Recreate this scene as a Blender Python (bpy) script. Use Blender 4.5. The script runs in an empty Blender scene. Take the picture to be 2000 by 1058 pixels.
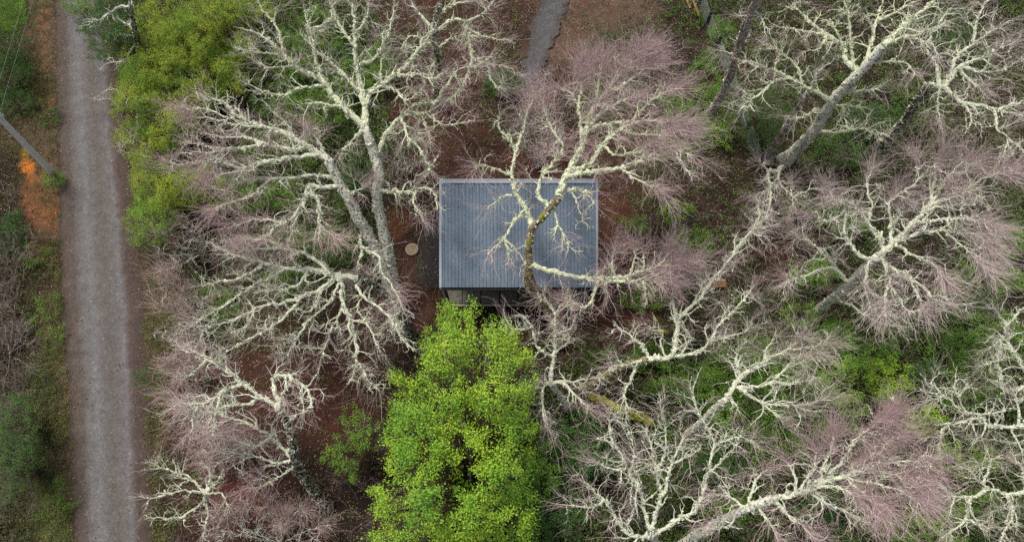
import bpy, math
import numpy as np
S = bpy.context.scene
# ---------------------------------------------------------------- camera
TILT = math.radians(20.0); CZ = 33.0; F = 1333.0
cd = bpy.data.cameras.new("camera"); cam = bpy.data.objects.new("camera", cd)
S.collection.objects.link(cam); S.camera = cam
cam.location = (0, 0, CZ); cam.rotation_euler = (TILT, 0, 0)
cd.sensor_width = 36.0; cd.lens = 36.0 * F / 2000.0; cd.clip_start = 0.5; cd.clip_end = 3000
# ---------------------------------------------------------------- light
SUN_EL, SUN_ROT = math.radians(58), math.radians(325)
W = bpy.data.worlds.new("World"); S.world = W; W.use_nodes = True
wn = W.node_tree.nodes; bgn = wn["Background"]
sky = wn.new("ShaderNodeTexSky"); sky.sky_type = 'NISHITA'; sky.sun_disc = False
sky.sun_elevation = SUN_EL; sky.sun_rotation = SUN_ROT
sky.air_density = 1.0; sky.dust_density = 4.0; sky.ozone_density = 0.6
hs = wn.new("ShaderNodeHueSaturation"); hs.inputs['Saturation'].default_value = .42   # thin overcast
W.node_tree.links.new(sky.outputs[0], hs.inputs['Color']); W.node_tree.links.new(hs.outputs[0], bgn.inputs[0]); bgn.inputs[1].default_value = 0.095
sd = bpy.data.lights.new("sun", 'SUN'); sun = bpy.data.objects.new("sun", sd); S.collection.objects.link(sun)
sd.energy = 2.6; sd.angle = math.radians(11); sd.color = (1.0, 0.93, 0.82)
sun.rotation_euler = (math.pi/2 - SUN_EL, 0, math.pi - SUN_ROT)
S.view_settings.view_transform = 'Standard'; S.view_settings.look = 'None'
S.view_settings.exposure = 0.35; S.view_settings.gamma = 1.0
S.render.engine = 'CYCLES'
S.cycles.max_bounces = 5; S.cycles.diffuse_bounces = 3; S.cycles.glossy_bounces = 2
S.cycles.transmission_bounces = 3; S.cycles.transparent_max_bounces = 4
S.cycles.use_denoising = False

# ---------------------------------------------------------------- helpers
ct, st = math.cos(TILT), math.sin(TILT)
def P(px, py, h=0.0):
    x = (px - 1000.0) / F; y = (529.0 - py) / F
    yy = y*ct + st; zz = y*st - ct
    s = (CZ - h) / (-zz)
    return np.array((x*s, yy*s, h))
def depth(px, py, h=0.0):
    y = (529.0 - py) / F
    return (CZ - h) / (ct - y*st)
def PX(x, y, z=0.0):          # the reverse, for laying out ground colours
    dx = x; dy = y; dz = z - CZ
    cy = dy*ct + dz*st; cz = -dy*st + dz*ct
    return 1000 + F*dx/(-cz), 529 - F*cy/(-cz)
rng = np.random.default_rng(7)
def lin(r, g, b):
    f = lambda c: (c/255/12.92 if c/255 <= .04045 else ((c/255+.055)/1.055)**2.4)
    return (f(r), f(g), f(b), 1.0)

def mesh_obj(name, V, faces, mat, parent=None, smooth=False):
    """faces: list of int arrays (n,k)"""
    V = np.asarray(V, dtype=np.float64).reshape(-1, 3)
    org = np.zeros(3)
    q = parent
    while q is not None: org = org + np.array(q.location); q = q.parent
    me = bpy.data.meshes.new(name)
    me.vertices.add(len(V)); me.vertices.foreach_set("co", (V - org).astype(np.float32).ravel())
    fl = [np.asarray(f, dtype=np.int32) for f in faces if len(f)]
    tot = sum(f.size for f in fl); nf = sum(len(f) for f in fl)
    me.loops.add(tot); me.loops.foreach_set("vertex_index", np.concatenate([f.ravel() for f in fl]))
    me.polygons.add(nf)
    lens = np.concatenate([np.full(len(f), f.shape[1], dtype=np.int32) for f in fl])
    me.polygons.foreach_set("loop_start", np.concatenate([[0], np.cumsum(lens)[:-1]]).astype(np.int32))
    me.polygons.foreach_set("loop_total", lens)
    me.polygons.foreach_set("use_smooth", np.full(nf, smooth))
    me.update(calc_edges=True)
    me.materials.append(mat)
    o = bpy.data.objects.new(name, me); S.collection.objects.link(o)
    if parent is not None: o.parent = parent
    return o
def thing(name, label, cat, loc, group=None):
    o = bpy.data.objects.new(name, None); S.collection.objects.link(o)
    o.location = [float(v) for v in loc]; o.empty_display_size = .3
    o['label'] = label; o['category'] = cat
    if group: o['group'] = group
    return o
def tag(o, label=None, cat=None, group=None, kind=None):
    for k, v in (('label', label), ('category', cat), ('group', group), ('kind', kind)):
        if v: o[k] = v
    return o
class Geo:
    def __init__(s): s.V = []; s.F = {}; s.n = 0
    def add(s, V, faces):
        V = np.asarray(V, dtype=float).reshape(-1, 3)
        for f in faces:
            f = np.asarray(f, dtype=np.int64)
            if len(f): s.F.setdefault(f.shape[1], []).append(f + s.n)
        s.V.append(V); s.n += len(V)
    def box(s, c, d, rz=0.0, rx=0.0, ry=0.0):
        q = np.array([(x, y, z) for z in (-.5, .5) for y in (-.5, .5) for x in (-.5, .5)]) * np.array(d)
        cx, sx = math.cos(rx), math.sin(rx); q = q @ np.array([[1,0,0],[0,cx,-sx],[0,sx,cx]]).T
        cy, sy = math.cos(ry), math.sin(ry); q = q @ np.array([[cy,0,sy],[0,1,0],[-sy,0,cy]]).T
        cz, sz = math.cos(rz), math.sin(rz); q = q @ np.array([[cz,-sz,0],[sz,cz,0],[0,0,1]]).T
        s.add(q + np.array(c), [[(0,2,3,1),(4,5,7,6),(0,1,5,4),(2,6,7,3),(0,4,6,2),(1,3,7,5)]])
    def tube(s, pts, r, sides=8):
        pts = np.asarray(pts, float); r = np.broadcast_to(np.asarray(r, float), (len(pts),))
        s.add(*tubes(pts[None], r[None], sides, cap=True))
    def build(s, name, mat, parent=None, smooth=False):
        return mesh_obj(name, np.concatenate(s.V), [np.concatenate(f) for f in s.F.values()], mat, parent, smooth)
def nrm(v): return v / np.maximum(np.linalg.norm(v, axis=-1, keepdims=True), 1e-9)
def tubes(Pp, R, sides=3, cap=False, bump=0.0):
    """Pp (N,K,3), R (N,K) -> verts, [quads,(caps)]"""
    N, K, _ = Pp.shape
    T = np.empty_like(Pp); T[:, 1:-1] = Pp[:, 2:] - Pp[:, :-2]; T[:, 0] = Pp[:, 1]-Pp[:, 0]; T[:, -1] = Pp[:, -1]-Pp[:, -2]
    T = nrm(T); m = nrm(Pp[:, -1] - Pp[:, 0])
    ref = np.where(np.abs(m[:, 2:3]) > .8, np.array([[1., 0, 0]]), np.array([[0, 0, 1.]]))
    A = nrm(np.cross(T, ref[:, None, :])); B = np.cross(T, A)
    a = np.arange(sides) * 2*math.pi/sides
    rr = R[:, :, None, None]
    if bump: rr = rr * (1 + rng.normal(0, bump, (N, K, sides, 1)))
    V = Pp[:, :, None] + rr * (A[:, :, None]*np.cos(a)[None, None, :, None] + B[:, :, None]*np.sin(a)[None, None, :, None])
    idx = np.arange(N*K*sides).reshape(N, K, sides)
    q = np.stack([idx[:, :-1], np.roll(idx[:, :-1], -1, 2), np.roll(idx[:, 1:], -1, 2), idx[:, 1:]], -1).reshape(-1, 4)
    out = [q]
    if cap: out += [idx[:, 0, ::-1].reshape(N, sides), idx[:, -1].reshape(N, sides)] if sides != 4 else [np.concatenate([idx[:, 0, ::-1], idx[:, -1]])]
    return V.reshape(-1, 3), out
def smoothline(pts, step):
    """Catmull-Rom resample of (n,d) points about every step metres (first 3 columns are xyz)"""
    pts = np.asarray(pts, float)
    e = np.concatenate([[2*pts[0]-pts[1]], pts, [2*pts[-1]-pts[-2]]])
    out = []
    for i in range(1, len(e)-2):
        L = np.linalg.norm(e[i+1][:3]-e[i][:3]); n = max(1, int(round(L/step)))
        t = (np.arange(n)/n)[:, None]
        out.append(.5*((2*e[i]) + (-e[i-1]+e[i+1])*t + (2*e[i-1]-5*e[i]+4*e[i+1]-e[i+2])*t**2 + (-e[i-1]+3*e[i]-3*e[i+1]+e[i+2])*t**3))
    out.append(pts[-1:]); return np.concatenate(out)

# ---------------------------------------------------------------- materials
def mat(name):
    m = bpy.data.materials.new(name); m.use_nodes = True
    nt = m.node_tree; b = nt.nodes["Principled BSDF"]
    return m, nt, b
def nd(nt, t, **kw):
    n = nt.nodes.new(t)
    for k, v in kw.items():
        if hasattr(n, k): setattr(n, k, v)
        else: n.inputs[k.replace('_', ' ')].default_value = v
    return n
def ramp(nt, src, stops, interp='LINEAR'):
    r = nt.nodes.new("ShaderNodeValToRGB"); r.color_ramp.interpolation = interp
    e = r.color_ramp.elements
    while len(e) > 1: e.remove(e[0])
    e[0].position = stops[0][0]; e[0].color = stops[0][1]
    for p_, c in stops[1:]:
        x = e.new(p_); x.color = c
    nt.links.new(src, r.inputs[0]); return r.outputs[0]
def noise(nt, scale, detail=4, rough=.6, vec=None, dist=0.0):
    n = nt.nodes.new("ShaderNodeTexNoise"); n.inputs['Scale'].default_value = scale
    n.inputs['Detail'].default_value = detail; n.inputs['Roughness'].default_value = rough; n.inputs['Distortion'].default_value = dist
    if vec is None:
        g = nt.nodes.new("ShaderNodeNewGeometry"); vec = g.outputs['Position']
    nt.links.new(vec, n.inputs['Vector']); return n.outputs['Fac']
def mixc(nt, fac, a, b, mode='MIX'):
    m = nt.nodes.new("ShaderNodeMix"); m.data_type = 'RGBA'; m.blend_type = mode
    for s, v in ((m.inputs[0], fac), (m.inputs[6], a), (m.inputs[7], b)):
        if isinstance(v, (int, float)): s.default_value = v
        elif isinstance(v, tuple): s.default_value = v
        else: nt.links.new(v, s)
    return m.outputs[2]
def bump(nt, b, h, strength=.5, dist=.02):
    n = nt.nodes.new("ShaderNodeBump"); n.inputs['Strength'].default_value = strength; n.inputs['Distance'].default_value = dist
    nt.links.new(h, n.inputs['Height']); nt.links.new(n.outputs[0], b.inputs['Normal'])
def plain(name, col, rough=.7, vary=.25, scale=8, metal=0.0, spec=.3):
    m, nt, b = mat(name); f = noise(nt, scale, 5)
    c = ramp(nt, f, [(.3, tuple(v*(1-vary) for v in col[:3])+(1,)), (.7, tuple(min(1, v*(1+vary)) for v in col[:3])+(1,))])
    nt.links.new(c, b.inputs['Base Color']); b.inputs['Roughness'].default_value = rough
    b.inputs['Metallic'].default_value = metal; b.inputs['Specular IOR Level'].default_value = spec
    return m
def island(nt):
    return nt.nodes.new("ShaderNodeNewGeometry").outputs['Random Per Island']
def leafmat(name, cols, trans=.3, clump=1.2, lo=(.72, .75, .75, 1), hi=(1.25, 1.2, 1.1, 1)):
    """cols: list of rgb, spread over leaves at random"""
    m, nt, b = mat(name)
    n = len(cols)
    base = ramp(nt, island(nt), [((i+.5)/n, c) for i, c in enumerate(cols)])
    f = noise(nt, clump, 3)
    c = mixc(nt, 1.0, base, ramp(nt, f, [(.34, lo), (.66, hi)]), 'MULTIPLY')
    nt.links.new(c, b.inputs['Base Color']); b.inputs['Roughness'].default_value = .5
    b.inputs['Specular IOR Level'].default_value = .35
    t = nt.nodes.new("ShaderNodeBsdfTranslucent"); nt.links.new(c, t.inputs[0])
    mx = nt.nodes.new("ShaderNodeMixShader"); mx.inputs[0].default_value = trans
    nt.links.new(b.outputs[0], mx.inputs[1]); nt.links.new(t.outputs[0], mx.inputs[2])
    nt.links.new(mx.outputs[0], nt.nodes['Material Output'].inputs[0])
    return m
def barkmat(name, dark, pale, cover, moss=None, mosscover=.5, scale=9):
    """cover = share of lichen 0..1"""
    m, nt, b = mat(name)
    f = noise(nt, scale, 6, .7); g = noise(nt, 30, 4)
    lo = ramp(nt, g, [(.35, tuple(v*.6 for v in dark[:3])+(1,)), (.65, dark)])
    hi = ramp(nt, g, [(.3, tuple(v*.62 for v in pale[:3])+(1,)), (.65, pale)])
    th = 0.5 + (0.5-cover)*.35
    k = ramp(nt, f, [(th-.04, (0, 0, 0, 1)), (th+.04, (1, 1, 1, 1))])
    c = mixc(nt, k, lo, hi)
    c = mixc(nt, 1.0, c, ramp(nt, island(nt), [(0, (.68, .67, .60, 1)), (.25, (.95, .97, .88, 1)), (.7, (1.0, 1.0, 1.0, 1)), (1, (1.12, 1.12, 1.15, 1))]), 'MULTIPLY')
    if moss:
        f2 = noise(nt, 2.2, 5, .7); t2 = .5+(.5-mosscover)*.4
        c = mixc(nt, ramp(nt, f2, [(t2-.05, (0, 0, 0, 1)), (t2+.05, (1, 1, 1, 1))]), c, ramp(nt, g, [(.3, tuple(v*.5 for v in moss[:3])+(1,)), (.7, moss)]))
    nt.links.new(c, b.inputs['Base Color']); b.inputs['Roughness'].default_value = .9; b.inputs['Specular IOR Level'].default_value = .15
    bump(nt, b, f, 1.0, .05)
    return m
def twigmat(name, cols):
    m, nt, b = mat(name); n = len(cols)
    base = ramp(nt, island(nt), [((i+.5)/n, c) for i, c in enumerate(cols)])
    nt.links.new(base, b.inputs['Base Color']); b.inputs['Roughness'].default_value = .7; b.inputs['Specular IOR Level'].default_value = .25
    return m
M = {}
M['lichen'] = barkmat('pale green lichen', (.13, .11, .08, 1), (.84, .87, .73, 1), .76, scale=14)
M['lichen_grey'] = barkmat('grey lichen', (.14, .12, .10, 1), (.82, .82, .75, 1), .70, scale=14)
M['lichen_yellow'] = barkmat('yellow green lichen', (.14, .13, .06, 1), (.81, .85, .66, 1), .78, scale=14)
M['bark'] = barkmat('lichen spotted bark', (.08, .065, .05, 1), (.86, .86, .76, 1), .66, scale=8)
M['bark_dark'] = barkmat('dark lichen spotted bark', (.06, .045, .032, 1), (.54, .55, .44, 1), .40, scale=9)
M['bark_grey'] = barkmat('grey brown bark', (.20, .155, .135, 1), (.42, .38, .35, 1), .55, scale=5)
M['bark_moss'] = barkmat('mossy red brown bark', (.15, .085, .065, 1), (.42, .34, .26, 1), .45, moss=(.33, .33, .05, 1), mosscover=.42, scale=12)
M['moss'] = barkmat('bright moss', (.20, .21, .04, 1), (.50, .50, .07, 1), .6, scale=6)
M['twig_pink'] = twigmat('pink twigs', [(.56, .38, .41, 1), (.42, .30, .32, 1), (.64, .49, .51, 1), (.30, .22, .19, 1), (.52, .46, .43, 1), (.50, .33, .36, 1)])
M['twig_mauve'] = twigmat('mauve twigs', [(.53, .39, .42, 1), (.39, .30, .31, 1), (.62, .52, .53, 1), (.26, .20, .17, 1), (.54, .51, .45, 1), (.46, .33, .36, 1)])
M['twig_grey'] = twigmat('grey twigs', [(0.525, 0.463, 0.413, 1), (0.350, 0.275, 0.250, 1), (0.625, 0.587, 0.512, 1), (0.275, 0.225, 0.188, 1)])
M['twig_red'] = twigmat('red brown twigs', [(.50, .34, .34, 1), (.38, .25, .25, 1), (.58, .45, .43, 1), (.30, .21, .17, 1), (.46, .40, .35, 1)])
M['stem'] = plain('brown stem', (.16, .12, .08, 1))
M['leaf_bright'] = leafmat('bright green leaves', [(.29, .50, .03, 1), (.36, .57, .04, 1), (.46, .64, .07, 1), (.16, .36, .03, 1), (.60, .66, .09, 1), (.30, .52, .04, 1), (.09, .24, .03, 1)], .22, .34, (.54, .74, .88, 1), (1.3, 1.18, 1.0, 1))
M['leaf_mid'] = leafmat('mid green leaves', [(0.144, 0.295, 0.045, 1), (0.208, 0.388, 0.060, 1), (0.272, 0.434, 0.090, 1), (0.112, 0.232, 0.045, 1)])
M['leaf_fresh'] = leafmat('fresh green leaves', [(0.203, 0.406, 0.052, 1), (0.290, 0.504, 0.078, 1), (0.174, 0.336, 0.052, 1), (0.392, 0.532, 0.104, 1)])
M['leaf_dark'] = leafmat('dark green leaves', [(0.064, 0.155, 0.038, 1), (0.096, 0.217, 0.053, 1), (0.136, 0.264, 0.075, 1), (0.048, 0.109, 0.030, 1)])
M['leaf_blue'] = leafmat('dark green needles', [(.05, .12, .03, 1), (.08, .17, .04, 1), (.12, .23, .06, 1)])
M['leaf_olive'] = leafmat('olive yellow leaves', [(.30, .44, .05, 1), (.42, .52, .07, 1), (.22, .38, .05, 1), (.58, .58, .12, 1), (.14, .28, .04, 1)], .3, .7, (.5, .72, .75, 1), (1.4, 1.22, 1.15, 1))
M['leaf_under'] = leafmat('undergrowth leaves', [(.09, .19, .04, 1), (.13, .25, .055, 1), (.18, .29, .07, 1), (.22, .26, .08, 1), (.06, .12, .03, 1)], .25, .5, (.55, .62, .6, 1), (1.3, 1.25, 1.1, 1))
# ---------------------------------------------------------------- ground colours, sampled on a 100 px net
GC = {'R': (68, 48, 42), 'D': (44, 36, 33), 'G': (38, 46, 28), 'g': (54, 48, 38), 'd': (24, 30, 20),
      'b': (104, 86, 76), 'L': (74, 78, 46), 'Y': (72, 66, 48), 'O': (112, 84, 66)}
GV = {'R': .03, 'D': .10, 'G': .75, 'g': .38, 'd': .85, 'b': .04, 'L': .9, 'Y': .45, 'O': .03}
ROWS = ["LbdggGGgRRRbbgdggGDdd",
        "dbbgGGGGgRgbgDggGDgGg",
        "dYbggGGGRRgDGggGgddgg",
        "gbbgGGGdRRRRRgggGdggg",
        "DObggGGdDRRRRgDggggGG",
        "DgbgDDGGRRRRRggRDGgdd",
        "DYbYGggRRDDRRRgGDdDdg",
        "DYbYRRRRDDDgRGGGGgddd",
        "dYbYRRRRDdddDGGdGGGdd",
        "dYbgRRDDDdddDGGGggGGd",
        "dLbgRRRDDdddgGGGGgGGd"]
CG = np.array([[lin(*GC[c])[:3] for c in r] for r in ROWS]); VG = np.array([[GV[c] for c in r] for r in ROWS])
def vnoise(x, y, s, seed=0):
    r = np.random.default_rng(seed).random((64, 64)); x = x/s; y = y/s
    xi = np.floor(x).astype(int); yi = np.floor(y).astype(int); fx = x-xi; fy = y-yi
    fx = fx*fx*(3-2*fx); fy = fy*fy*(3-2*fy)
    g = lambda a, b: r[a % 64, b % 64]
    return (g(xi, yi)*(1-fx)+g(xi+1, yi)*fx)*(1-fy)+(g(xi, yi+1)*(1-fx)+g(xi+1, yi+1)*fx)*fy
def fbm(x, y, s, seed=0): return .5*vnoise(x, y, s, seed)+.3*vnoise(x, y, s/2.1, seed+1)+.2*vnoise(x, y, s/4.3, seed+2)
def gridsample(G, x, y):
    px, py = PX(x, y)
    px = px + (fbm(x, y, 2.0, 11)-.5)*150; py = py + (fbm(x, y, 2.0, 21)-.5)*150
    u = np.clip(px/100, 0, 19.999); v = np.clip(py/100, 0, 9.999)
    ui = u.astype(int); vi = v.astype(int); fu = u-ui; fv = v-vi
    if G.ndim == 3: fu = fu[..., None]; fv = fv[..., None]
    return (G[vi, ui]*(1-fu)+G[vi, ui+1]*fu)*(1-fv)+(G[vi+1, ui]*(1-fu)+G[vi+1, ui+1]*fu)*fv
# road edges as pixel columns -> world lines
RL = [(100, -120), (106, 0), (108, 120), (112, 250), (114, 400), (118, 520), (128, 680), (136, 850), (143, 1058), (146, 1180)]
RR = [(215, -120), (222, 0), (232, 120), (246, 250), (262, 400), (275, 520), (285, 680), (292, 850), (300, 1058), (304, 1180)]
rl = smoothline([P(*p) for p in RL], .4); rr_ = smoothline([P(*p) for p in RR], .4)
def interp_x(line, y):
    o = np.argsort(line[:, 1]); return np.interp(y, line[o, 1], line[o, 0])
YR = np.linspace(min(rl[:, 1]), max(rl[:, 1]), 220)
def road_u(x, y):
    a = interp_x(rl, y); b = interp_x(rr_, y); return (x-a)/(b-a)
SPOTS = [(56, 332, 9, 22, (214, 130, 58)), (66, 403, 13, 11, (204, 124, 66)), (98, 415, 8, 12, (200, 118, 66)), (60, 475, 7, 5, (150, 104, 76)), (74, 395, 30, 62, (118, 80, 60)), (82, 150, 16, 60, (96, 72, 58)), (20, 520, 30, 200, (40, 33, 30)),
         (50, 300, 12, 12, (150, 120, 50)), (98, 200, 7, 9, (128, 88, 72)), (150, 905, 8, 22, (150, 100, 80)), (1172, 605, 22, 26, (112, 74, 48)), (1252, 630, 34, 18, (104, 64, 48)),
         (775, 440, 26, 30, (94, 60, 48)), (800, 560, 30, 60, (78, 56, 48)), (820, 600, 28, 30, (84, 60, 50)), (905, 290, 20, 70, (80, 58, 50)), (1045, 320, 60, 40, (96, 62, 54)),
         (1210, 440, 30, 70, (84, 58, 44)), (470, 980, 60, 30, (98, 56, 50)), (640, 800, 60, 60, (76, 50, 43)), (690, 700, 60, 30, (74, 50, 43)),
         (1130, 30, 80, 50, (94, 76, 66)), (88, 60, 12, 70, (112, 84, 70)), (90, 980, 30, 60, (84, 92, 54)), (100, 660, 20, 70, (84, 84, 54)), (310, 800, 14, 80, (84, 80, 52)), (300, 620, 12, 60, (80, 74, 50)), (1255, 260, 60, 40, (70, 62, 44))]
ax = np.concatenate([[-600, -300, -120, -60, -42], np.arange(-34, 34.01, .2), [42, 60, 120, 300, 600]])
ay = np.concatenate([[-500, -200, -80, -30, -12], np.arange(-5, 34.01, .2), [40, 50, 75, 130, 300, 900]])
X, Y = np.meshgrid(ax, ay); nx, ny = len(ax), len(ay)
ru = road_u(X, np.clip(Y, YR[0], YR[-1]))
col = gridsample(CG, X, Y)
px_, py_ = PX(X, np.clip(Y, -5, 60))
for (sx, sy, rx, ry, c) in SPOTS:
    d = ((px_+(fbm(X, Y, .7, 5)-.5)*30-sx)/rx)**2 + ((py_+(fbm(X, Y, .7, 9)-.5)*30-sy)/ry)**2
    k = np.clip(1.5-d, 0, 1)[..., None]*.9; col = col*(1-k)+np.array(lin(*c)[:3])*k
hx0, hy0 = P(812, 350)[:2]; hx1, hy1 = P(1180, 610)[:2]
flat = np.clip(np.minimum(np.abs(ru-.5)-.5, 9)*1.6, 0, 1) * (1-((X > -6.5) & (X < 5.6) & (Y > hy1-.5) & (Y < hy0+1)).astype(float)) * (np.abs(X) < 40)
Z = (fbm(X, Y, 2.6, 3)-.45)*.30*flat + (fbm(X, Y, .5, 33)-.5)*.07*flat
def ground_z(x, y):
    return np.zeros_like(x)
idx = np.arange(nx*ny).reshape(ny, nx)
q = np.stack([idx[:-1, :-1], idx[:-1, 1:], idx[1:, 1:], idx[1:, :-1]], -1).reshape(-1, 4)
m, nt, b = mat('forest floor')
at = nt.nodes.new("ShaderNodeAttribute"); at.attribute_name = 'soil'
f1 = noise(nt, 2.3, 9, .8); f2 = noise(nt, 14, 6, .7); f3 = noise(nt, 45, 3, .6)
c = mixc(nt, 1.0, at.outputs['Color'], ramp(nt, f1, [(.28, (.42, .44, .46, 1)), (.5, (.95, .95, .95, 1)), (.72, (1.5, 1.48, 1.42, 1))]), 'MULTIPLY')
c = mixc(nt, 1.0, c, ramp(nt, f2, [(.3, (.5, .5, .5, 1)), (.7, (1.5, 1.45, 1.4, 1))]), 'MULTIPLY')
sp = ramp(nt, f3, [(.66, (0, 0, 0, 1)), (.72, (1, 1, 1, 1))]); c = mixc(nt, sp, c, (.22, .17, .13, 1))
nt.links.new(c, b.inputs['Base Color']); b.inputs['Roughness'].default_value = .95; b.inputs['Specular IOR Level'].default_value = .1
bump(nt, b, f2, .8, .06)
g = mesh_obj('ground', np.stack([X, Y, Z], -1), [q], m, smooth=True); tag(g, kind='structure')
ca = g.data.color_attributes.new('soil', 'FLOAT_COLOR', 'POINT')
ca.data.foreach_set('color', np.concatenate([col, np.ones(col.shape[:2]+(1,))], -1).astype(np.float32).ravel())

# road: a worn gravel sheet with ruts, laid a little above the ground
def stripmat(name, stops, grain=1.0):
    m, nt, b = mat(name)
    uv = nt.nodes.new("ShaderNodeAttribute"); uv.attribute_name = 'across'
    wob = noise(nt, 1.1, 5, .7)
    ad = nt.nodes.new("ShaderNodeMath"); ad.operation = 'MULTIPLY_ADD'; nt.links.new(wob, ad.inputs[0]); ad.inputs[1].default_value = .14; nt.links.new(uv.outputs['Fac'], ad.inputs[2])
    su = nt.nodes.new("ShaderNodeMath"); su.operation = 'SUBTRACT'; nt.links.new(ad.outputs[0], su.inputs[0]); su.inputs[1].default_value = .07
    c = ramp(nt, su.outputs[0], stops)
    v = nt.nodes.new("ShaderNodeTexVoronoi"); v.inputs['Scale'].default_value = 15
    gg = nt.nodes.new("ShaderNodeNewGeometry"); nt.links.new(gg.outputs['Position'], v.inputs['Vector'])
    sep = nt.nodes.new("ShaderNodeSeparateColor"); nt.links.new(v.outputs['Color'], sep.inputs[0])
    c = mixc(nt, 1.0, c, ramp(nt, sep.outputs[0], [(0, (.74, .74, .74, 1)), (.9, (1.02, 1.0, 1.0, 1)), (.97, (1.15, 1.12, 1.05, 1)), (1, (1.5, 1.4, 1.2, 1))]), 'MULTIPLY')
    n2 = noise(nt, 1.6, 8, .8); c = mixc(nt, 1.0, c, ramp(nt, n2, [(.3, (.74, .73, .74, 1)), (.7, (1.24, 1.24, 1.26, 1))]), 'MULTIPLY')
    n3 = noise(nt, 30, 3); c = mixc(nt, 1.0, c, ramp(nt, n3, [(.3, (.8, .8, .8, 1)), (.7, (1.2, 1.2, 1.2, 1))]), 'MULTIPLY')
    nt.links.new(c, b.inputs['Base Color']); b.inputs['Roughness'].default_value = .95; b.inputs['Specular IOR Level'].default_value = .15
    bump(nt, b, sep.outputs[1], .5, .02)
    return m
def strip(name, A, B, mt, z, prof, edge=.25, nu=24, label=None):
    """sheet between two edge lines; ragged edges; prof(u)->height"""
    A = np.asarray(A); B = np.asarray(B); n = len(A); u = np.linspace(0, 1, nu)
    rag = (fbm(A[:, 0]*3, A[:, 1]*3, 2.2, 41)-.5)*edge*2.6+(fbm(A[:, 0]*3, A[:, 1]*3, .5, 42)-.5)*edge*.8; rag2 = (fbm(B[:, 0]*3, B[:, 1]*3, 2.2, 51)-.5)*edge*2.6+(fbm(B[:, 0]*3, B[:, 1]*3, .5, 52)-.5)*edge*.8
    d = nrm(B-A); A = A+d*rag[:, None]; B = B+d*rag2[:, None]
    V = A[:, None]*(1-u)[None, :, None]+B[:, None]*u[None, :, None]
    V[..., 2] = z+prof(u)[None, :]+(fbm(V[..., 0], V[..., 1], .8, 61)-.5)*.02*np.minimum(1, 6*u*(1-u))
    i = np.arange(n*nu).reshape(n, nu); q = np.stack([i[:-1, :-1], i[:-1, 1:], i[1:, 1:], i[1:, :-1]], -1).reshape(-1, 4)
    o = mesh_obj(name, V, [q], mt, smooth=True); tag(o, kind='structure')
    a = o.data.attributes.new('across', 'FLOAT', 'POINT'); a.data.foreach_set('value', np.tile(u, n).astype(np.float32))
    return o
c_ = lambda *a: lin(*a)
M['road'] = stripmat('road gravel', [(0, c_(77, 66, 60)), (.08, c_(87, 78, 72)), (.18, c_(91, 83, 79)), (.26, c_(104, 102, 101)), (.36, c_(112, 112, 113)), (.46, c_(103, 101, 100)), (.56, c_(98, 94, 91)),
                                     (.66, c_(104, 102, 101)), (.74, c_(108, 107, 109)), (.79, c_(95, 87, 85)), (.84, c_(84, 73, 69)), (1, c_(74, 64, 59))])
ys = np.linspace(rl[:, 1].min(), rl[:, 1].max(), 700)
A = np.stack([interp_x(rl, ys), ys, 0*ys], -1); B = np.stack([interp_x(rr_, ys), ys, 0*ys], -1)
rut = lambda u: -.03*np.exp(-((u-.36)/.05)**2)-.03*np.exp(-((u-.72)/.05)**2)+.02*np.exp(-((u-.52)/.08)**2)+.03*np.minimum(1, 8*u*(1-u))
strip('road', A[::-1], B[::-1], M['road'], .012, rut, .14, 40)
# driveway coming in from the top
M['drive'] = stripmat('driveway gravel', [(0, c_(77, 70, 67)), (.25, c_(84, 84, 86)), (.7, c_(90, 91, 93)), (1, c_(78, 72, 69))])
DL = [(1058, -80), (1054, 0), (1040, 50), (1026, 100), (1014, 150), (1012, 190)]
DR = [(1118, -80), (1108, 0), (1094, 50), (1078, 100), (1058, 150), (1040, 190)]
a = smoothline([P(*p) for p in DL], .3); b2 = smoothline([P(*p) for p in DR], .3); t = np.linspace(0, 1, 300)
rs = lambda L: np.stack([np.interp(t, np.linspace(0, 1, len(L)), L[:, k]) for k in range(3)], -1)
strip('driveway_path', rs(a), rs(b2), M['drive'], .05, lambda u: .02*np.minimum(1, 6*u*(1-u)), .42, 16)
# dark gravel apron at the cabin's left wall
M['apron'] = stripmat('dark gravel', [(0, c_(62, 56, 54)), (.4, c_(56, 56, 57)), (1, c_(48, 49, 50))])
AL = [(845, 420), (820, 450), (812, 500), (812, 545), (822, 562)]; AR = [(900, 420), (900, 450), (900, 500), (900, 545), (900, 562)]
a = smoothline([P(*p) for p in AL], .2); b2 = smoothline([P(*p) for p in AR], .2); t = np.linspace(0, 1, 200)
strip('gravel_apron_path', rs(a), rs(b2), M['apron'], .02, lambda u: 0*u, .18, 16)

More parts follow.
